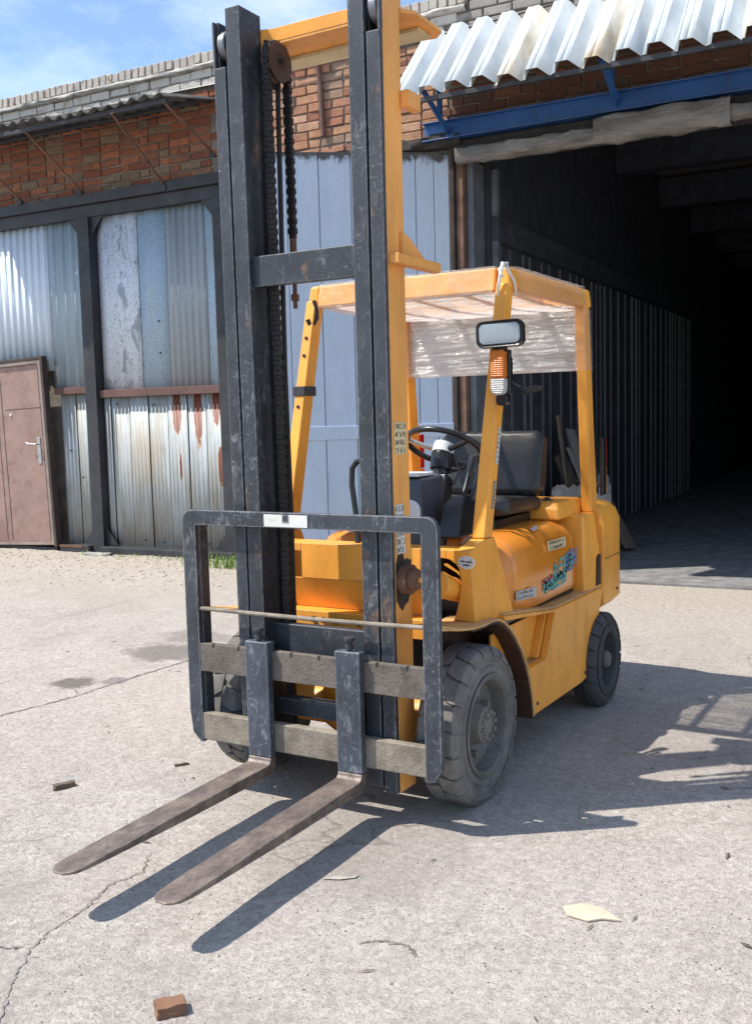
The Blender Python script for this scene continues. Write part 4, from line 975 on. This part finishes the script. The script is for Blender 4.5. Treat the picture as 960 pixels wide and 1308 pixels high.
# ---- overhead guard
og = bpy.data.objects.new('overhead_guard', None); COL.objects.link(og); og.parent = FL; og.location = (0,-.5,0)
for s_ in (1, -1):
    def put(mb, nm, mt, bev=.004, p=None):
        if s_ < 0: mb.mirror()
        return mb.build(nm, mt, p or og, bev)
    put(MB().hexa([(.441,.150,1.006),(.497,.150,1.006),(.497,.232,1.006),(.441,.232,1.006)], [(.443,.425,2.03),(.494,.425,2.03),(.494,.497,2.03),(.443,.497,2.03)]), 'front_post', 'yellow_paint', .006)
    rx = .0 if s_ > 0 else .062
    put(MB().hexa([(.447+rx,1.470,.985),(.500+rx,1.470,.985),(.500+rx,1.575,.985),(.447+rx,1.575,.985)], [(.443+rx,1.395,2.03),(.494+rx,1.395,2.03),(.494+rx,1.475,2.03),(.443+rx,1.475,2.03)]), 'rear_post', 'yellow_paint', .008)
    put(MB().hexa([(.438,.44,2.010),(.500,.44,2.010),(.500,1.50,2.010),(.438,1.50,2.010)], [(.438,.455,2.100),(.490,.455,2.100),(.490,1.50,2.100),(.438,1.50,2.100)]), 'roof_rail', 'yellow_paint', .014)
put = None
MB().hexa([(-.437,.425,2.000),(.437,.425,2.000),(.437,.455,2.000),(-.437,.455,2.000)], [(-.437,.448,2.098),(.437,.448,2.098),(.437,.476,2.098),(-.437,.476,2.098)]).build('front_bar', 'yellow_paint', og, .008)
MB().box(-.56,.437,1.45,1.50,2.02,2.095).build('rear_bar', 'yellow_paint', og, .008)
for k in range(3): MB().box(-.24+.24*k-.009, -.24+.24*k+.009, .478, 1.448, 2.035, 2.085).build('roof_bar', 'yellow_paint', og, .004)
# film: roof sheet under the bars and band round the rear posts
def wr(x, y, s=1.0): return mnoise.fractal(Vector((x, y, 4.2)), .7, 2.1, 5)*s
MB().grid(lambda u, v: (-.46+.955*u, .47+.99*v, 2.028-.022*math.sin(math.pi*v)-.024+wr(u*5, v*26, .007)), 60, 90).build('roof_film', 'film_roof', og, fix=False, ang=90)
MB().grid(lambda u, v: (-.54+1.035*u, 1.438-.03*math.sin(math.pi*u)*0+wr(u*4, v*17+2, .010)+ (.0), 1.705+.325*v+.012*math.sin(u*3)*(1-v)-.006*u*(1-v)), 90, 60).build('rear_film', 'film_back', og, fix=False, ang=90)
MB().grid(lambda u, v: (-.54+1.035*u, 1.458+wr(u*3+7, v*13+5, .010), 1.70+.33*v), 90, 50).build('rear_film', 'film_back', og, fix=False, ang=90)
# film wound round posts and rails
def sleeve(pts, nm, amp=.004, seed=0, mt='film_bar', nv=40):
    (a, b) = pts
    def fn(u, v):
        k = u*4; i = min(3, int(k)); f = k-i
        P0 = [Vector(a[i]).lerp(Vector(b[i]), v), Vector(a[(i+1)%4]).lerp(Vector(b[(i+1)%4]), v)]
        p = P0[0].lerp(P0[1], f); c = sum((Vector(a[j]).lerp(Vector(b[j]), v) for j in range(4)), Vector())/4
        d = (p-c); return tuple(p + d.normalized()*abs(wr(u*7+seed, v*30+seed))*amp)
    return MB().grid(fn, 24, nv).build(nm, mt, og, fix=False, ang=90)
e = .003
sleeve(([(.443-e,1.418-e,1.70),(.497+e,1.418-e,1.70),(.497+e,1.500+e,1.70),(.443-e,1.500+e,1.70)], [(.443-e,1.395-e,2.0),(.494+e,1.395-e,2.0),(.494+e,1.475+e,2.0),(.443-e,1.475+e,2.0)]), 'post_film', .006, 1)
sleeve(([(-.559-e,1.418-e,1.70),(-.505+e,1.418-e,1.70),(-.505+e,1.500+e,1.70),(-.559-e,1.500+e,1.70)], [(-.556-e,1.395-e,2.0),(-.505+e,1.395-e,2.0),(-.505+e,1.475+e,2.0),(-.556-e,1.475+e,2.0)]), 'post_film', .006, 2)
sleeve(([(.436-e,.52,2.008-e),(.501+e,.52,2.008-e),(.492+e,.52,2.102+e),(.436-e,.52,2.102+e)], [(.436-e,1.41,2.008-e),(.501+e,1.41,2.008-e),(.492+e,1.41,2.102+e),(.436-e,1.41,2.102+e)]), 'rail_film', .005, 3, nv=80)
sleeve(([(-.43,.423-e,1.998-e),(-.43,.457+e,1.998-e),(-.43,.478+e,2.10+e),(-.43,.446-e,2.10+e)], [(.43,.423-e,1.998-e),(.43,.457+e,1.998-e),(.43,.478+e,2.10+e),(.43,.446-e,2.10+e)]), 'rail_film', .005, 4, nv=80)
plain('film_knot', (.72, .71, .69), .35, var=.12, bump=.5, bscale=90)
MB().tube([(.455,.418,1.965),(.462,.405,2.01),(.470,.408,2.06),(.476,.425,2.108),(.478,.46,2.112),(.486,.44,2.09),(.505,.47,2.04),(.508,.49,1.985)], [.004,.007,.007,.010,.008,.008,.006,.003], 8).build('film_knot', 'film_knot', og)
MB().tube([(.470,.43,2.10),(.466,.412,2.085),(.476,.405,2.06),(.484,.415,2.05)], [.004,.008,.008,.004], 8).build('film_knot', 'film_knot', og)
# hook and clamp on the far front post
MB().tube([(-.455,.43,2.03),(-.44,.425,1.99),(-.435,.42,1.95),(-.445,.41,1.925),(-.465,.40,1.925),(-.47,.395,1.945)], .010, 8).build('hook', 'black_plastic', og)
def py_(z): return .150+(z-1.006)/1.024*.275
for z in (1.62,): MB().box(-.503,-.437,py_(z)-.012,py_(z)+.085,z-.022,z+.022).build('clamp', 'dark_steel', og, .004)
for z in (1.78,1.55,1.86): MB().lathe([(0,-.004),(.008,-.004),(.008,0)], (-.468,py_(z)-.002,z), 'y', 8).build('post_screw', 'greasy', og)
# lamps on the near front post
hl = bpy.data.objects.new('headlight', None); COL.objects.link(hl); hl.parent = FL; hl.location = (0,-.5,0)
def rrect(cx, cz, w, h, r, n=6):
    P_ = []
    for (sx, sz, a0) in ((1,1,0),(-1,1,math.pi/2),(-1,-1,math.pi),(1,-1,1.5*math.pi)):
        for i in range(n+1):
            a = a0+math.pi/2*i/n; P_.append((cx+sx*(w/2-r)+r*math.cos(a), cz+sz*(h/2-r)+r*math.sin(a)))
    return P_
HC = (.540, 1.808); tl = Matrix.Translation((HC[0],.26,HC[1])) @ Euler((0, R_(-2.0), R_(8))).to_matrix().to_4x4() @ Matrix.Translation((-HC[0],-.26,-HC[1]))
sec = lambda w,h,r,y: [(x,y,z) for x,z in rrect(HC[0],HC[1],w,h,r)]
MB().loft([sec(.166,.082,.022,.212),sec(.186,.102,.026,.205),sec(.190,.106,.028,.215),sec(.188,.104,.028,.250),sec(.16,.085,.03,.278),sec(.10,.05,.02,.288)]).xform(tl).build('housing', 'black_plastic', hl, .002)
MB().loft([sec(.164,.080,.021,.2115),sec(.160,.076,.02,.206),sec(.12,.05,.02,.2025)]).xform(tl).build('glass', 'headlight_glass', hl, .001)
MB().loft([sec(.05,.026,.01,.2045),sec(.05,.026,.01,.2118)]).xform(tl).build('bulb', 'reflector', hl)
MB().box(.510,.562,.225,.255,1.740,1.765).box(.500,.545,.225,.30,1.735,1.75).build('bracket', 'black_plastic', hl, .002)
ts = bpy.data.objects.new('turn_signal', None); COL.objects.link(ts); ts.parent = FL; ts.location = (0,-.5,0)
MB().box(.504,.568,.262,.285,1.572,1.748).box(.498,.55,.285,.34,1.60,1.72).build('housing', 'black_plastic', ts, .004)
MB().box(.500,.560,.218,.2615,1.636,1.748).build('amber_lens', 'amber_lens', ts, .008)
MB().prism([(.500,1.6355),(.500,1.595),(.508,1.578),(.522,1.570),(.542,1.570),(.554,1.578),(.560,1.595),(.560,1.6355)], 'y', .220, .2615).build('clear_lens', 'clear_lens', ts, .006)
MB().box(.514,.550,.250,.2555,1.645,1.738).build('lamp_back', 'reflector', ts)
MB().loft([[(x,.262,z) for x,z in rrect(.530,1.553,.05,.05,.02)],[(x,.30,z) for x,z in rrect(.530,1.553,.05,.05,.02)]]).build('rubber_boot', 'black_plastic', ts, .004)
mr = MB().tube([(.535,.30,1.615),(.555,.30,1.625),(.57,.31,1.61),(.585,.33,1.60)], .006, 8).build('mirror_arm', 'black_plastic', FL)
MB().prism([(.578,1.590),(.63,1.605),(.670,1.603),(.670,1.590),(.65,1.580),(.59,1.571),(.578,1.575)], 'y', .34, .352).build('mirror', 'black_plastic', FL, .004)
MB().box(.503,.522,1.60,1.66,1.06,1.36).build('tail_lamp', 'black_plastic', FL, .005)
MB().box(.505,.520,1.6605,1.672,1.22,1.355).build('tail_lens', 'red_lens', FL, .003); MB().box(.505,.520,1.6605,1.672,1.07,1.215).build('tail_lens', 'amber_lens', FL, .003)
MB().box(-.565,-.545,1.58,1.62,1.02,1.40).build('tail_lamp', 'black_plastic', FL, .005)
MB().box(-.5445,-.518,1.575,1.615,1.20,1.39).build('tail_lens', 'red_lens', FL, .003); MB().box(-.5445,-.518,1.575,1.615,1.04,1.195).build('tail_lens', 'amber_lens', FL, .003)

# ---- driver's controls
MB().loft([[(.03,.13,.90),(.25,.13,.90),(.25,.30,.90),(.03,.30,.90)], [(.03,.12,1.14),(.235,.12,1.14),(.235,.33,1.14),(.03,.33,1.14)], [(.03,.135,1.222),(.225,.135,1.222),(.225,.36,1.235),(.03,.36,1.235)], [(.045,.16,1.240),(.21,.16,1.240),(.21,.35,1.252),(.045,.35,1.252)]]).build('dashboard', 'grey_plastic', FL, .012)
MB().box(.05,.205,.155,.30,1.2475,1.262).build('dash_trim', 'white_plastic', FL, .005)
MB().loft([[(x,.102,z) for x,z in rrect(.165,1.105,.13,.10,.04)],[(x,.121,z) for x,z in rrect(.165,1.105,.14,.11,.045)]]).build('dash_sun_patch', 'white_plastic', FL, .006)  # white oval stands in for a patch of sunlight on the dash
cb = Vector((.10,.36,.74)); ct = Vector((.095,.585,1.26))
ax = (ct-cb).normalized()
def colbox(w, d0, d1, nm, mt, off=0):
    r_ = Vector((1,0,0)); nn = ax.cross(r_).normalized()
    ring = lambda P_, w_, d_: [tuple(P_+r_*a*w_+nn*b*d_) for a, b in ((-1,-1),(1,-1),(1,1),(-1,1))]
    return MB().loft([ring(cb, w*1.15, d0), ring(cb.lerp(ct,.55), w, d0), ring(cb.lerp(ct,.93), w*.85, d1)]).build(nm, mt, FL, .008)
colbox(.062, .055, .04, 'column_cover', 'black_plastic')
col_ = MB().cyl(cb.lerp(ct,.9), cb.lerp(ct,1.0), .034, 18).cyl(cb.lerp(ct,.985), ct+ax*.06, .048, 24, .052).cyl(ct+ax*.06, ct+ax*.078, .052, 24, .046); col_.build('steering_column', 'black_plastic', FL, .003)
sw = bpy.data.objects.new('steering_wheel', None); COL.objects.link(sw); sw.parent = FL; sw.location = (0,-.5,0)
SC = ct+ax*.10; wn_ = Vector((0.02,.50,.866)).normalized(); uu = Vector((1,0,0)); uu = (uu-wn_*uu.dot(wn_)).normalized(); vv = wn_.cross(uu)
SR = .172
MB().tube([SC+uu*SR*math.cos(2*math.pi*k/48)+vv*SR*math.sin(2*math.pi*k/48) for k in range(48)], .0135, 12, True).build('wheel_rim', 'black_plastic', sw, ang=80)
for a in (205, 335, 90): 
    e_ = SC+uu*SR*math.cos(R_(a))+vv*SR*math.sin(R_(a)); MB().tube([SC-wn_*.02, (SC-wn_*.028).lerp(e_,.5), e_], [.016,.012,.010], 10).build('spoke', 'steel' if a == 205 else 'black_plastic', sw)
MB().tube([SC-wn_*.035, SC+wn_*.012, SC+wn_*.016], [.05,.048,.03], 24).build('horn_hub', 'white_plastic', sw)
kn = SC+uu*SR*.98*math.cos(R_(25))+vv*SR*.98*math.sin(R_(25))
MB().tube([kn, kn+wn_*.02, kn+wn_*.03, kn+wn_*.05, kn+wn_*.062], [.012,.012,.022,.024,.010], 14).build('spinner_knob', 'black_plastic', sw)
MB().tube([ct+Vector((.03,.0,-.02)), ct+Vector((.10,.03,.0)), ct+Vector((.16,.05,.05)), ct+Vector((.20,.06,.055))], [.008,.008,.016,.012], 10).build('direction_lever', 'black_plastic', FL)
MB().tube([ct+Vector((.07,.0,.06)), ct+Vector((.09,.0,-.02)), ct+Vector((.075,-.02,-.07)), ct+Vector((.04,-.02,-.075))], .005, 8).build('indicator_stalk', 'black_plastic', FL)
# hydraulic lever box on the near side
MB().loft([[(.275,.16,1.0005),(.385,.16,1.0005),(.385,.34,1.0005),(.275,.34,1.0005)], [(.28,.22,1.13),(.375,.22,1.13),(.375,.36,1.13),(.28,.36,1.13)], [(.30,.27,1.165),(.355,.27,1.165),(.355,.36,1.165),(.30,.36,1.165)]]).build('lever_box', 'black_plastic', FL, .010)
MB().tube([(.335,.30,1.15),(.335,.36,1.24),(.338,.37,1.262)], [.010,.010,.012], 10).tube([(.338,.37,1.255),(.340,.385,1.275),(.342,.402,1.315),(.343,.408,1.325)], [.014,.022,.021,.010], 14).build('hydraulic_lever', 'black_plastic', FL)
MB().tube([(.365,.32,1.14),(.372,.36,1.22),(.374,.37,1.24)], [.010,.010,.013], 10).build('hydraulic_lever', 'black_plastic', FL)
MB().tube([(-.05,.09,.976),(-.062,.10,1.10),(-.078,.10,1.22),(-.074,.10,1.285),(-.055,.105,1.312),(-.02,.11,1.318),(.03,.12,1.318)], .012, 10).build('grab_handle', 'black_plastic', FL)

# ---- stickers and print
def glyph_rows(parent, origin, ux, uz, w, h, rows, seed, mat, cover=.8, th=.0006, slant=0.0):
    """rows of small printed character strokes on a flat label"""
    r = random.Random(seed); mb = MB(); o = Vector(origin); ux = Vector(ux).normalized(); uz = Vector(uz).normalized(); nn = ux.cross(uz).normalized()
    rh = h/rows
    for i in range(rows):
        z = h-(i+.5)*rh; x = w*.06; ch = rh*.58
        while x < w*cover:
            cw_ = ch*r.uniform(.45,.75)
            segs = [((0,-.5),(0,.5)),((.8,-.5),(.8,.5)),((0,.5),(.8,.5)),((0,0),(.8,0)),((0,-.5),(.8,-.5)),((0,-.5),(.8,.5))]
            for (a, b) in r.sample(segs, r.choice((2,3,3,4))):
                pa = Vector((a[0]*cw_+slant*a[1]*ch, a[1]*ch)); pb = Vector((b[0]*cw_+slant*b[1]*ch, b[1]*ch)); d = (pb-pa); l_ = d.length
                if l_ < 1e-6: continue
                t_ = Vector((-d.y, d.x))/l_*ch*.085
                q = [pa-t_, pb-t_, pb+t_, pa+t_]
                mb.add([tuple(o+ux*(x+p.x)+uz*(z+p.y)+nn*th) for p in q], [(0,1,2,3)])
            x += cw_*1.25+ch*.12
    return mb.build('print', mat, parent, fix=False)
def sticker(o, ux, uz, w, h, mat, parent, rows, seed, ink='ink', cover=.85, nm='sticker'):
    o = Vector(o); ux = Vector(ux).normalized(); uz = Vector(uz).normalized(); nn = ux.cross(uz).normalized()
    mb = MB(); c = [(0,0),(w,0),(w,h),(0,h)]
    mb.loft([[tuple(o+ux*a+uz*b) for a, b in c], [tuple(o+ux*a+uz*b+nn*.0012) for a, b in c]])
    s = mb.build(nm, mat, parent)
    if rows: glyph_rows(s, o+nn*.0012, ux, uz, w, h, rows, seed, ink, cover)
    return s
X_ = .3656
sticker((X_+.0006,-.325,1.36), (0,1,0), (0,0,1), .085, .115, 'sticker_cream', FL, 4, 1)
sticker((X_+.0006,-.325,1.00), (0,1,.0), (0,-.04,1), .062, .18, 'sticker_white', FL, 6, 2)
px_ = lambda z: .4985-(z-1.006)/1.024*.003
pdir = Vector((0,.275,1.024)).normalized()
def on_post(z0, w, h, mat, seed):
    o = Vector((px_(z0), py_(z0)+.040, z0)); sticker(o, (0,.98,-.26), pdir, w, h, mat, FL, 8, seed)
on_post(1.30,.026,.15,'sticker_white',3); on_post(1.12,.020,.115,'sticker_grey',4)
sticker((.5068,.83,.868), (-.0,1,-.02), (-.04,0,1), .235, .046, 'sticker_cream', FL, 2, 5)
sticker((.452,.79,.962), (-.2,1,-.02), (-.72,-.1,.7), .20, .020, 'sticker_grey', FL, 0, 6)
sticker((.4935,.475,.700), (.20,1,-.02), (0,0,1), .16, .042, 'sticker_grey', FL, 2, 7)
sticker((.4155,-.20,.745), (0,1,0), (0,0,1), .07, .09, 'sticker_grey', FL, 3, 8)
# slanted two-line lettering on the tank cover
go = Vector((.5072,.755,.685)); gxv = Vector((0,1,.075)).normalized(); gzv = Vector((0,.20,1)).normalized()
tkc = FL
def strokes(specs, mat):
    mb = MB()
    for (a, b, w_) in specs:
        pa = go+gxv*a[0]+gzv*a[1]; pb = go+gxv*b[0]+gzv*b[1]; d = (pb-pa).normalized(); t_ = Vector((1,0,0)).cross(d)*w_
        mb.loft([[tuple(p) for p in (pa-t_,pb-t_,pb+t_,pa+t_)], [tuple(p+Vector((.0008,0,0))) for p in (pa-t_,pb-t_,pb+t_,pa+t_)]])
    return mb.build('lettering', mat, tkc)
rr = random.Random(21)
def word(x, z, n, cw_, ch):
    out = []
    for i in range(n):
        segs = [((0,0),(0,1)),((.75,0),(.75,1)),((0,1),(.75,1)),((0,.5),(.75,.5)),((0,0),(.75,0)),((0,1),(.75,0)),((.35,0),(.35,1))]
        for a, b in rr.sample(segs, 4): out.append(((x+i*cw_+a[0]*cw_, z+a[1]*ch), (x+i*cw_+b[0]*cw_, z+b[1]*ch), .0048))
    return out
strokes(word(.0,-.010,5,.065,.050), 'ink_teal'); strokes(word(.14,.050,4,.066,.062), 'ink_teal'); strokes(word(.30,.030,3,.052,.095), 'ink_blue')
strokes(word(.0,.043,4,.030,.020), 'ink_pink'); strokes(word(.18,.034,6,.030,.016), 'ink_pale'); strokes(word(.02,.012,5,.06,.03), 'ink_teal')

# fasteners and small wear pieces on the body
bm_ = MB().lathe([(0,.005),(.008,.005),(.009,0)], (0,0,0), 'x', 6).mesh('panel_bolt'); bm_.materials.append(MAT['dark_steel'])
for x, y, z in ((.552,.56,.24),(.552,1.20,.225),(.557,1.72,.56)):
    o = bpy.data.objects.new('panel_bolt', bm_); COL.objects.link(o); o.parent = FL; o.location = (x, y-.5, z)
MB().box(.556,.5568,1.515,1.80,.742,.746).build('weight_seam', 'recess_dark', FL)
MB().tube([(.33,-.02,.90),(.36,.05,.90),(.38,.12,.86),(.39,.2,.80)], .012, 8).build('hydraulic_hose', 'black_plastic', FL)
MB().tube([(.35,-.01,.93),(.38,.06,.925),(.40,.13,.88),(.41,.2,.82)], .010, 8).build('hydraulic_hose', 'black_plastic', FL)

# ================================================================== SMALL THINGS
def loose(name, mb, mat, label, cat, loc, rot=(0,0,0), group=None, bevel=.002):
    o = mb.build(name, mat, None, bevel); o.location = loc; o.rotation_euler = rot; return tag(o, label, cat, group)
def chunk(l, w, h, seed, n=3):
    r = random.Random(seed); bm = bmesh.new(); bmesh.ops.create_cube(bm, size=1.0); bmesh.ops.subdivide_edges(bm, edges=bm.edges[:], cuts=2, use_grid_fill=True)
    for v in bm.verts:
        p = v.co.copy(); k = 1+mnoise.noise(Vector((p.x*2+seed, p.y*2, p.z*2)))*.35
        v.co = Vector((p.x*l*k, p.y*w*k, (p.z+.5)*h*(1 if p.z < 0 else k)))
    me = bpy.data.meshes.new('chunk'); bm.to_mesh(me); bm.free(); mb = MB(); mb.v = [tuple(v.co) for v in me.vertices]; mb.f = [tuple(p.vertices) for p in me.polygons]; bpy.data.meshes.remove(me); return mb
def G(x, y, dz=0): return (x, y, gh(x, y)+dz)
loose('brick_fragment', chunk(.075,.05,.03,2), 'brown_wood', 'small broken brown block lying alone on bare concrete', 'brick', G(.416,-1.655), (0,0,.9))
loose('wood_chip', chunk(.085,.032,.02,5), 'old_wood', 'weathered wood chip lying left of the fork tips', 'wood chip', G(-1.063,-.638), (0,0,1.2))
loose('wood_splinter', chunk(.06,.013,.010,6), 'old_wood', 'thin dark splinter on the concrete beside the front wheel', 'splinter', G(-.802,-.208), (0,0,.9))
loose('stone_shard', MB().prism([(-.085,.03),(-.03,.055),(.03,.04),(.085,-.035),(.03,-.03),(-.01,-.048),(-.07,-.02)], 'z', 0, .007), 'shard', 'flat pale triangular shard lying on the open concrete', 'stone', G(1.195,-.675,.002), (0,0,.35))
loose('metal_scrap', MB().prism([(-.06,-.008),(-.01,.012),(.03,.002),(.065,.018),(.05,-.004),(.0,-.014)], 'z', 0, .003), 'stone', 'thin grey scrap flake beside the fork shadow', 'scrap', G(.40,-.82,.003), (0,0,.5))
# pebbles and grit nobody could count
rg = random.Random(31); mb = MB()
ic = [(1,0,0),(-1,0,0),(0,1,0),(0,-1,0),(0,0,1),(0,0,-1)]; icf = [(0,2,4),(2,1,4),(1,3,4),(3,0,4),(2,0,5),(1,2,5),(3,1,5),(0,3,5)]
for k in range(2300):
    if k < 1500: x, y = rg.uniform(-3.2,2.6), rg.uniform(-2.6,3.2); s_ = rg.choice((.002,.003,.003,.004,.006))
    else:
        bx, by = rg.uniform(-7.8,-2.6), rg.triangular(3.0,4.75,4.6); x, y = to_w(bx, by); s_ = rg.choice((.004,.006,.008,.013))
    z = gh(x, y); a = rg.random()*3
    mb.add([(x+(p[0]*math.cos(a)-p[1]*math.sin(a))*s_*rg.uniform(.7,1.4), y+(p[0]*math.sin(a)+p[1]*math.cos(a))*s_*rg.uniform(.7,1.4), z+p[2]*s_*.7+s_*.25) for p in ic], icf)
o = mb.build('gravel', 'stone', None, fix=False); tag(o, 'loose grit and pebbles strewn over the concrete yard', 'gravel', kind='stuff')
# grass at the foot of the cladding
def grass(name, bx0, bx1, by0, by1, n, h, seed, label):
    r = random.Random(seed); mb = MB()
    for k in range(n):
        bx, by = r.uniform(bx0,bx1), r.uniform(by0,by1); x, y = to_w(bx, by); z = gh(x, y)-.005; a = r.random()*6.28; hh = h*r.uniform(.4,1.1); w_ = r.uniform(.003,.006); l_ = r.uniform(.02,.07)
        dx, dy = math.cos(a), math.sin(a)
        P_ = [(x-dy*w_,y+dx*w_,z),(x+dy*w_,y-dx*w_,z),(x+dx*l_*.4+dy*w_*.7,y+dy*l_*.4-dx*w_*.7,z+hh*.65),(x+dx*l_*.4-dy*w_*.7,y+dy*l_*.4+dx*w_*.7,z+hh*.65),(x+dx*l_,y+dy*l_,z+hh)]
        mb.add(P_, [(0,1,2,3),(3,2,4)])
    o = mb.build(name, 'grass_green', None, fix=False); return tag(o, label, 'grass', kind='stuff')
grass('grass', -4.35, -3.45, 4.25, 4.66, 420, .10, 4, 'bright green grass tuft at the foot of the cladding')
grass('grass', -6.0, -4.4, 4.55, 4.70, 130, .035, 5, 'thin low grass sprouts along the base sill')
# rag and timber
MB_ = lumpy(-.16,.16,-.035,.035,0,.035,.5,3,20)
loose('rag', MB_, 'rag', 'dirty twisted rag lying at the foot of the steel column', 'rag', (*to_w(-5.72,4.62), gh(*to_w(-5.72,4.62))), (0,0,.2), bevel=0)
def board(name, label, cat, p0, p1, w, t, mat, group=None, roll=0.0):
    p0, p1 = Vector((*to_w(p0[0],p0[1]),p0[2])), Vector((*to_w(p1[0],p1[1]),p1[2])); d = p1-p0
    o = MB().box(-w/2,w/2,0,d.length,-t/2,t/2).build(name, mat, None, .004); o.location = p0
    o.rotation_euler = (d.to_track_quat('Y','Z') @ Euler((0,roll,0)).to_quaternion()).to_euler(); return tag(o, label, cat, group)
TP = [('plank', 'long grey plank leaning across the scrap timber heap', (-.62,6.2,.04), (-1.20,7.0,1.30), .11, .035, 'grey_wood', .3),
      ('plank', 'dark upright plank topping the scrap timber heap', (-1.02,6.6,.04), (-1.30,6.9,1.45), .09, .03, 'old_wood', .9),
      ('plank', 'thick beam leaning low on the scrap timber heap', (-.75,6.5,.05), (-1.28,6.9,1.02), .13, .06, 'old_wood', .1),
      ('plank', 'thin pale batten crossing the scrap timber heap', (-.48,6.1,.04), (-1.10,6.6,1.12), .06, .025, 'grey_wood', .5),
      ('plank', 'short brown board sunk in the scrap timber heap', (-1.25,6.1,.04), (-.85,6.7,.78), .14, .03, 'brown_wood', .2),
      ('plank', 'wide rough board at the back of the timber heap', (-.55,7.0,.04), (-1.15,7.3,1.05), .20, .03, 'old_wood', .2)]
for nm, lb, a, b, w_, t_, mt, ro in TP: board(nm, lb, 'plank', a, b, w_, t_, mt, None, ro)
lw = lumpy(-.30,.30,-.2,.2,0,.75,.45,12,24)
loose('scrap_sack', lw, 'rag', 'crumpled grey sack lying among the scrap timber', 'sack', (*to_w(-1.02,6.75), .02), (0,0,.4), bevel=0)
board('green_board', 'green painted board leaning beside the brown door', 'board', (-7.62,4.72,.08), (-7.60,4.92,1.5), .22, .03, 'green_board')
for k, (lb, z) in enumerate((('weathered square timber at the bottom of the pile beside the door', .14), ('weathered square timber on top of the pile beside the door', .33))):
    board('timber', lb, 'timber', (-8.6,4.60,z), (-7.50,4.66+.02*k,z+.01), .18, .17, 'old_wood')

rg = random.Random(77); mb = MB()     # dry leaf and straw litter
for k in range(220):
    if k < 90: x, y = rg.uniform(-3.0,2.4), rg.uniform(-2.4,3.0)
    else: x, y = to_w(rg.uniform(-7.6,-2.8), rg.uniform(3.6,4.7))
    z = gh(x, y)+.003; a = rg.random()*6.28; l_ = rg.uniform(.008,.03); w_ = rg.uniform(.002,.007); dx, dy = math.cos(a), math.sin(a)
    mb.add([(x-dx*l_,y-dy*l_,z),(x-dy*w_,y+dx*w_,z+.003),(x+dx*l_,y+dy*l_,z+.002),(x+dy*w_,y-dx*w_,z+.003)], [(0,3,2,1)])
o = mb.build('litter', 'old_wood', None, fix=False, solid=.0008); tag(o, 'dry straw and leaf litter scattered over the yard', 'litter', kind='stuff')
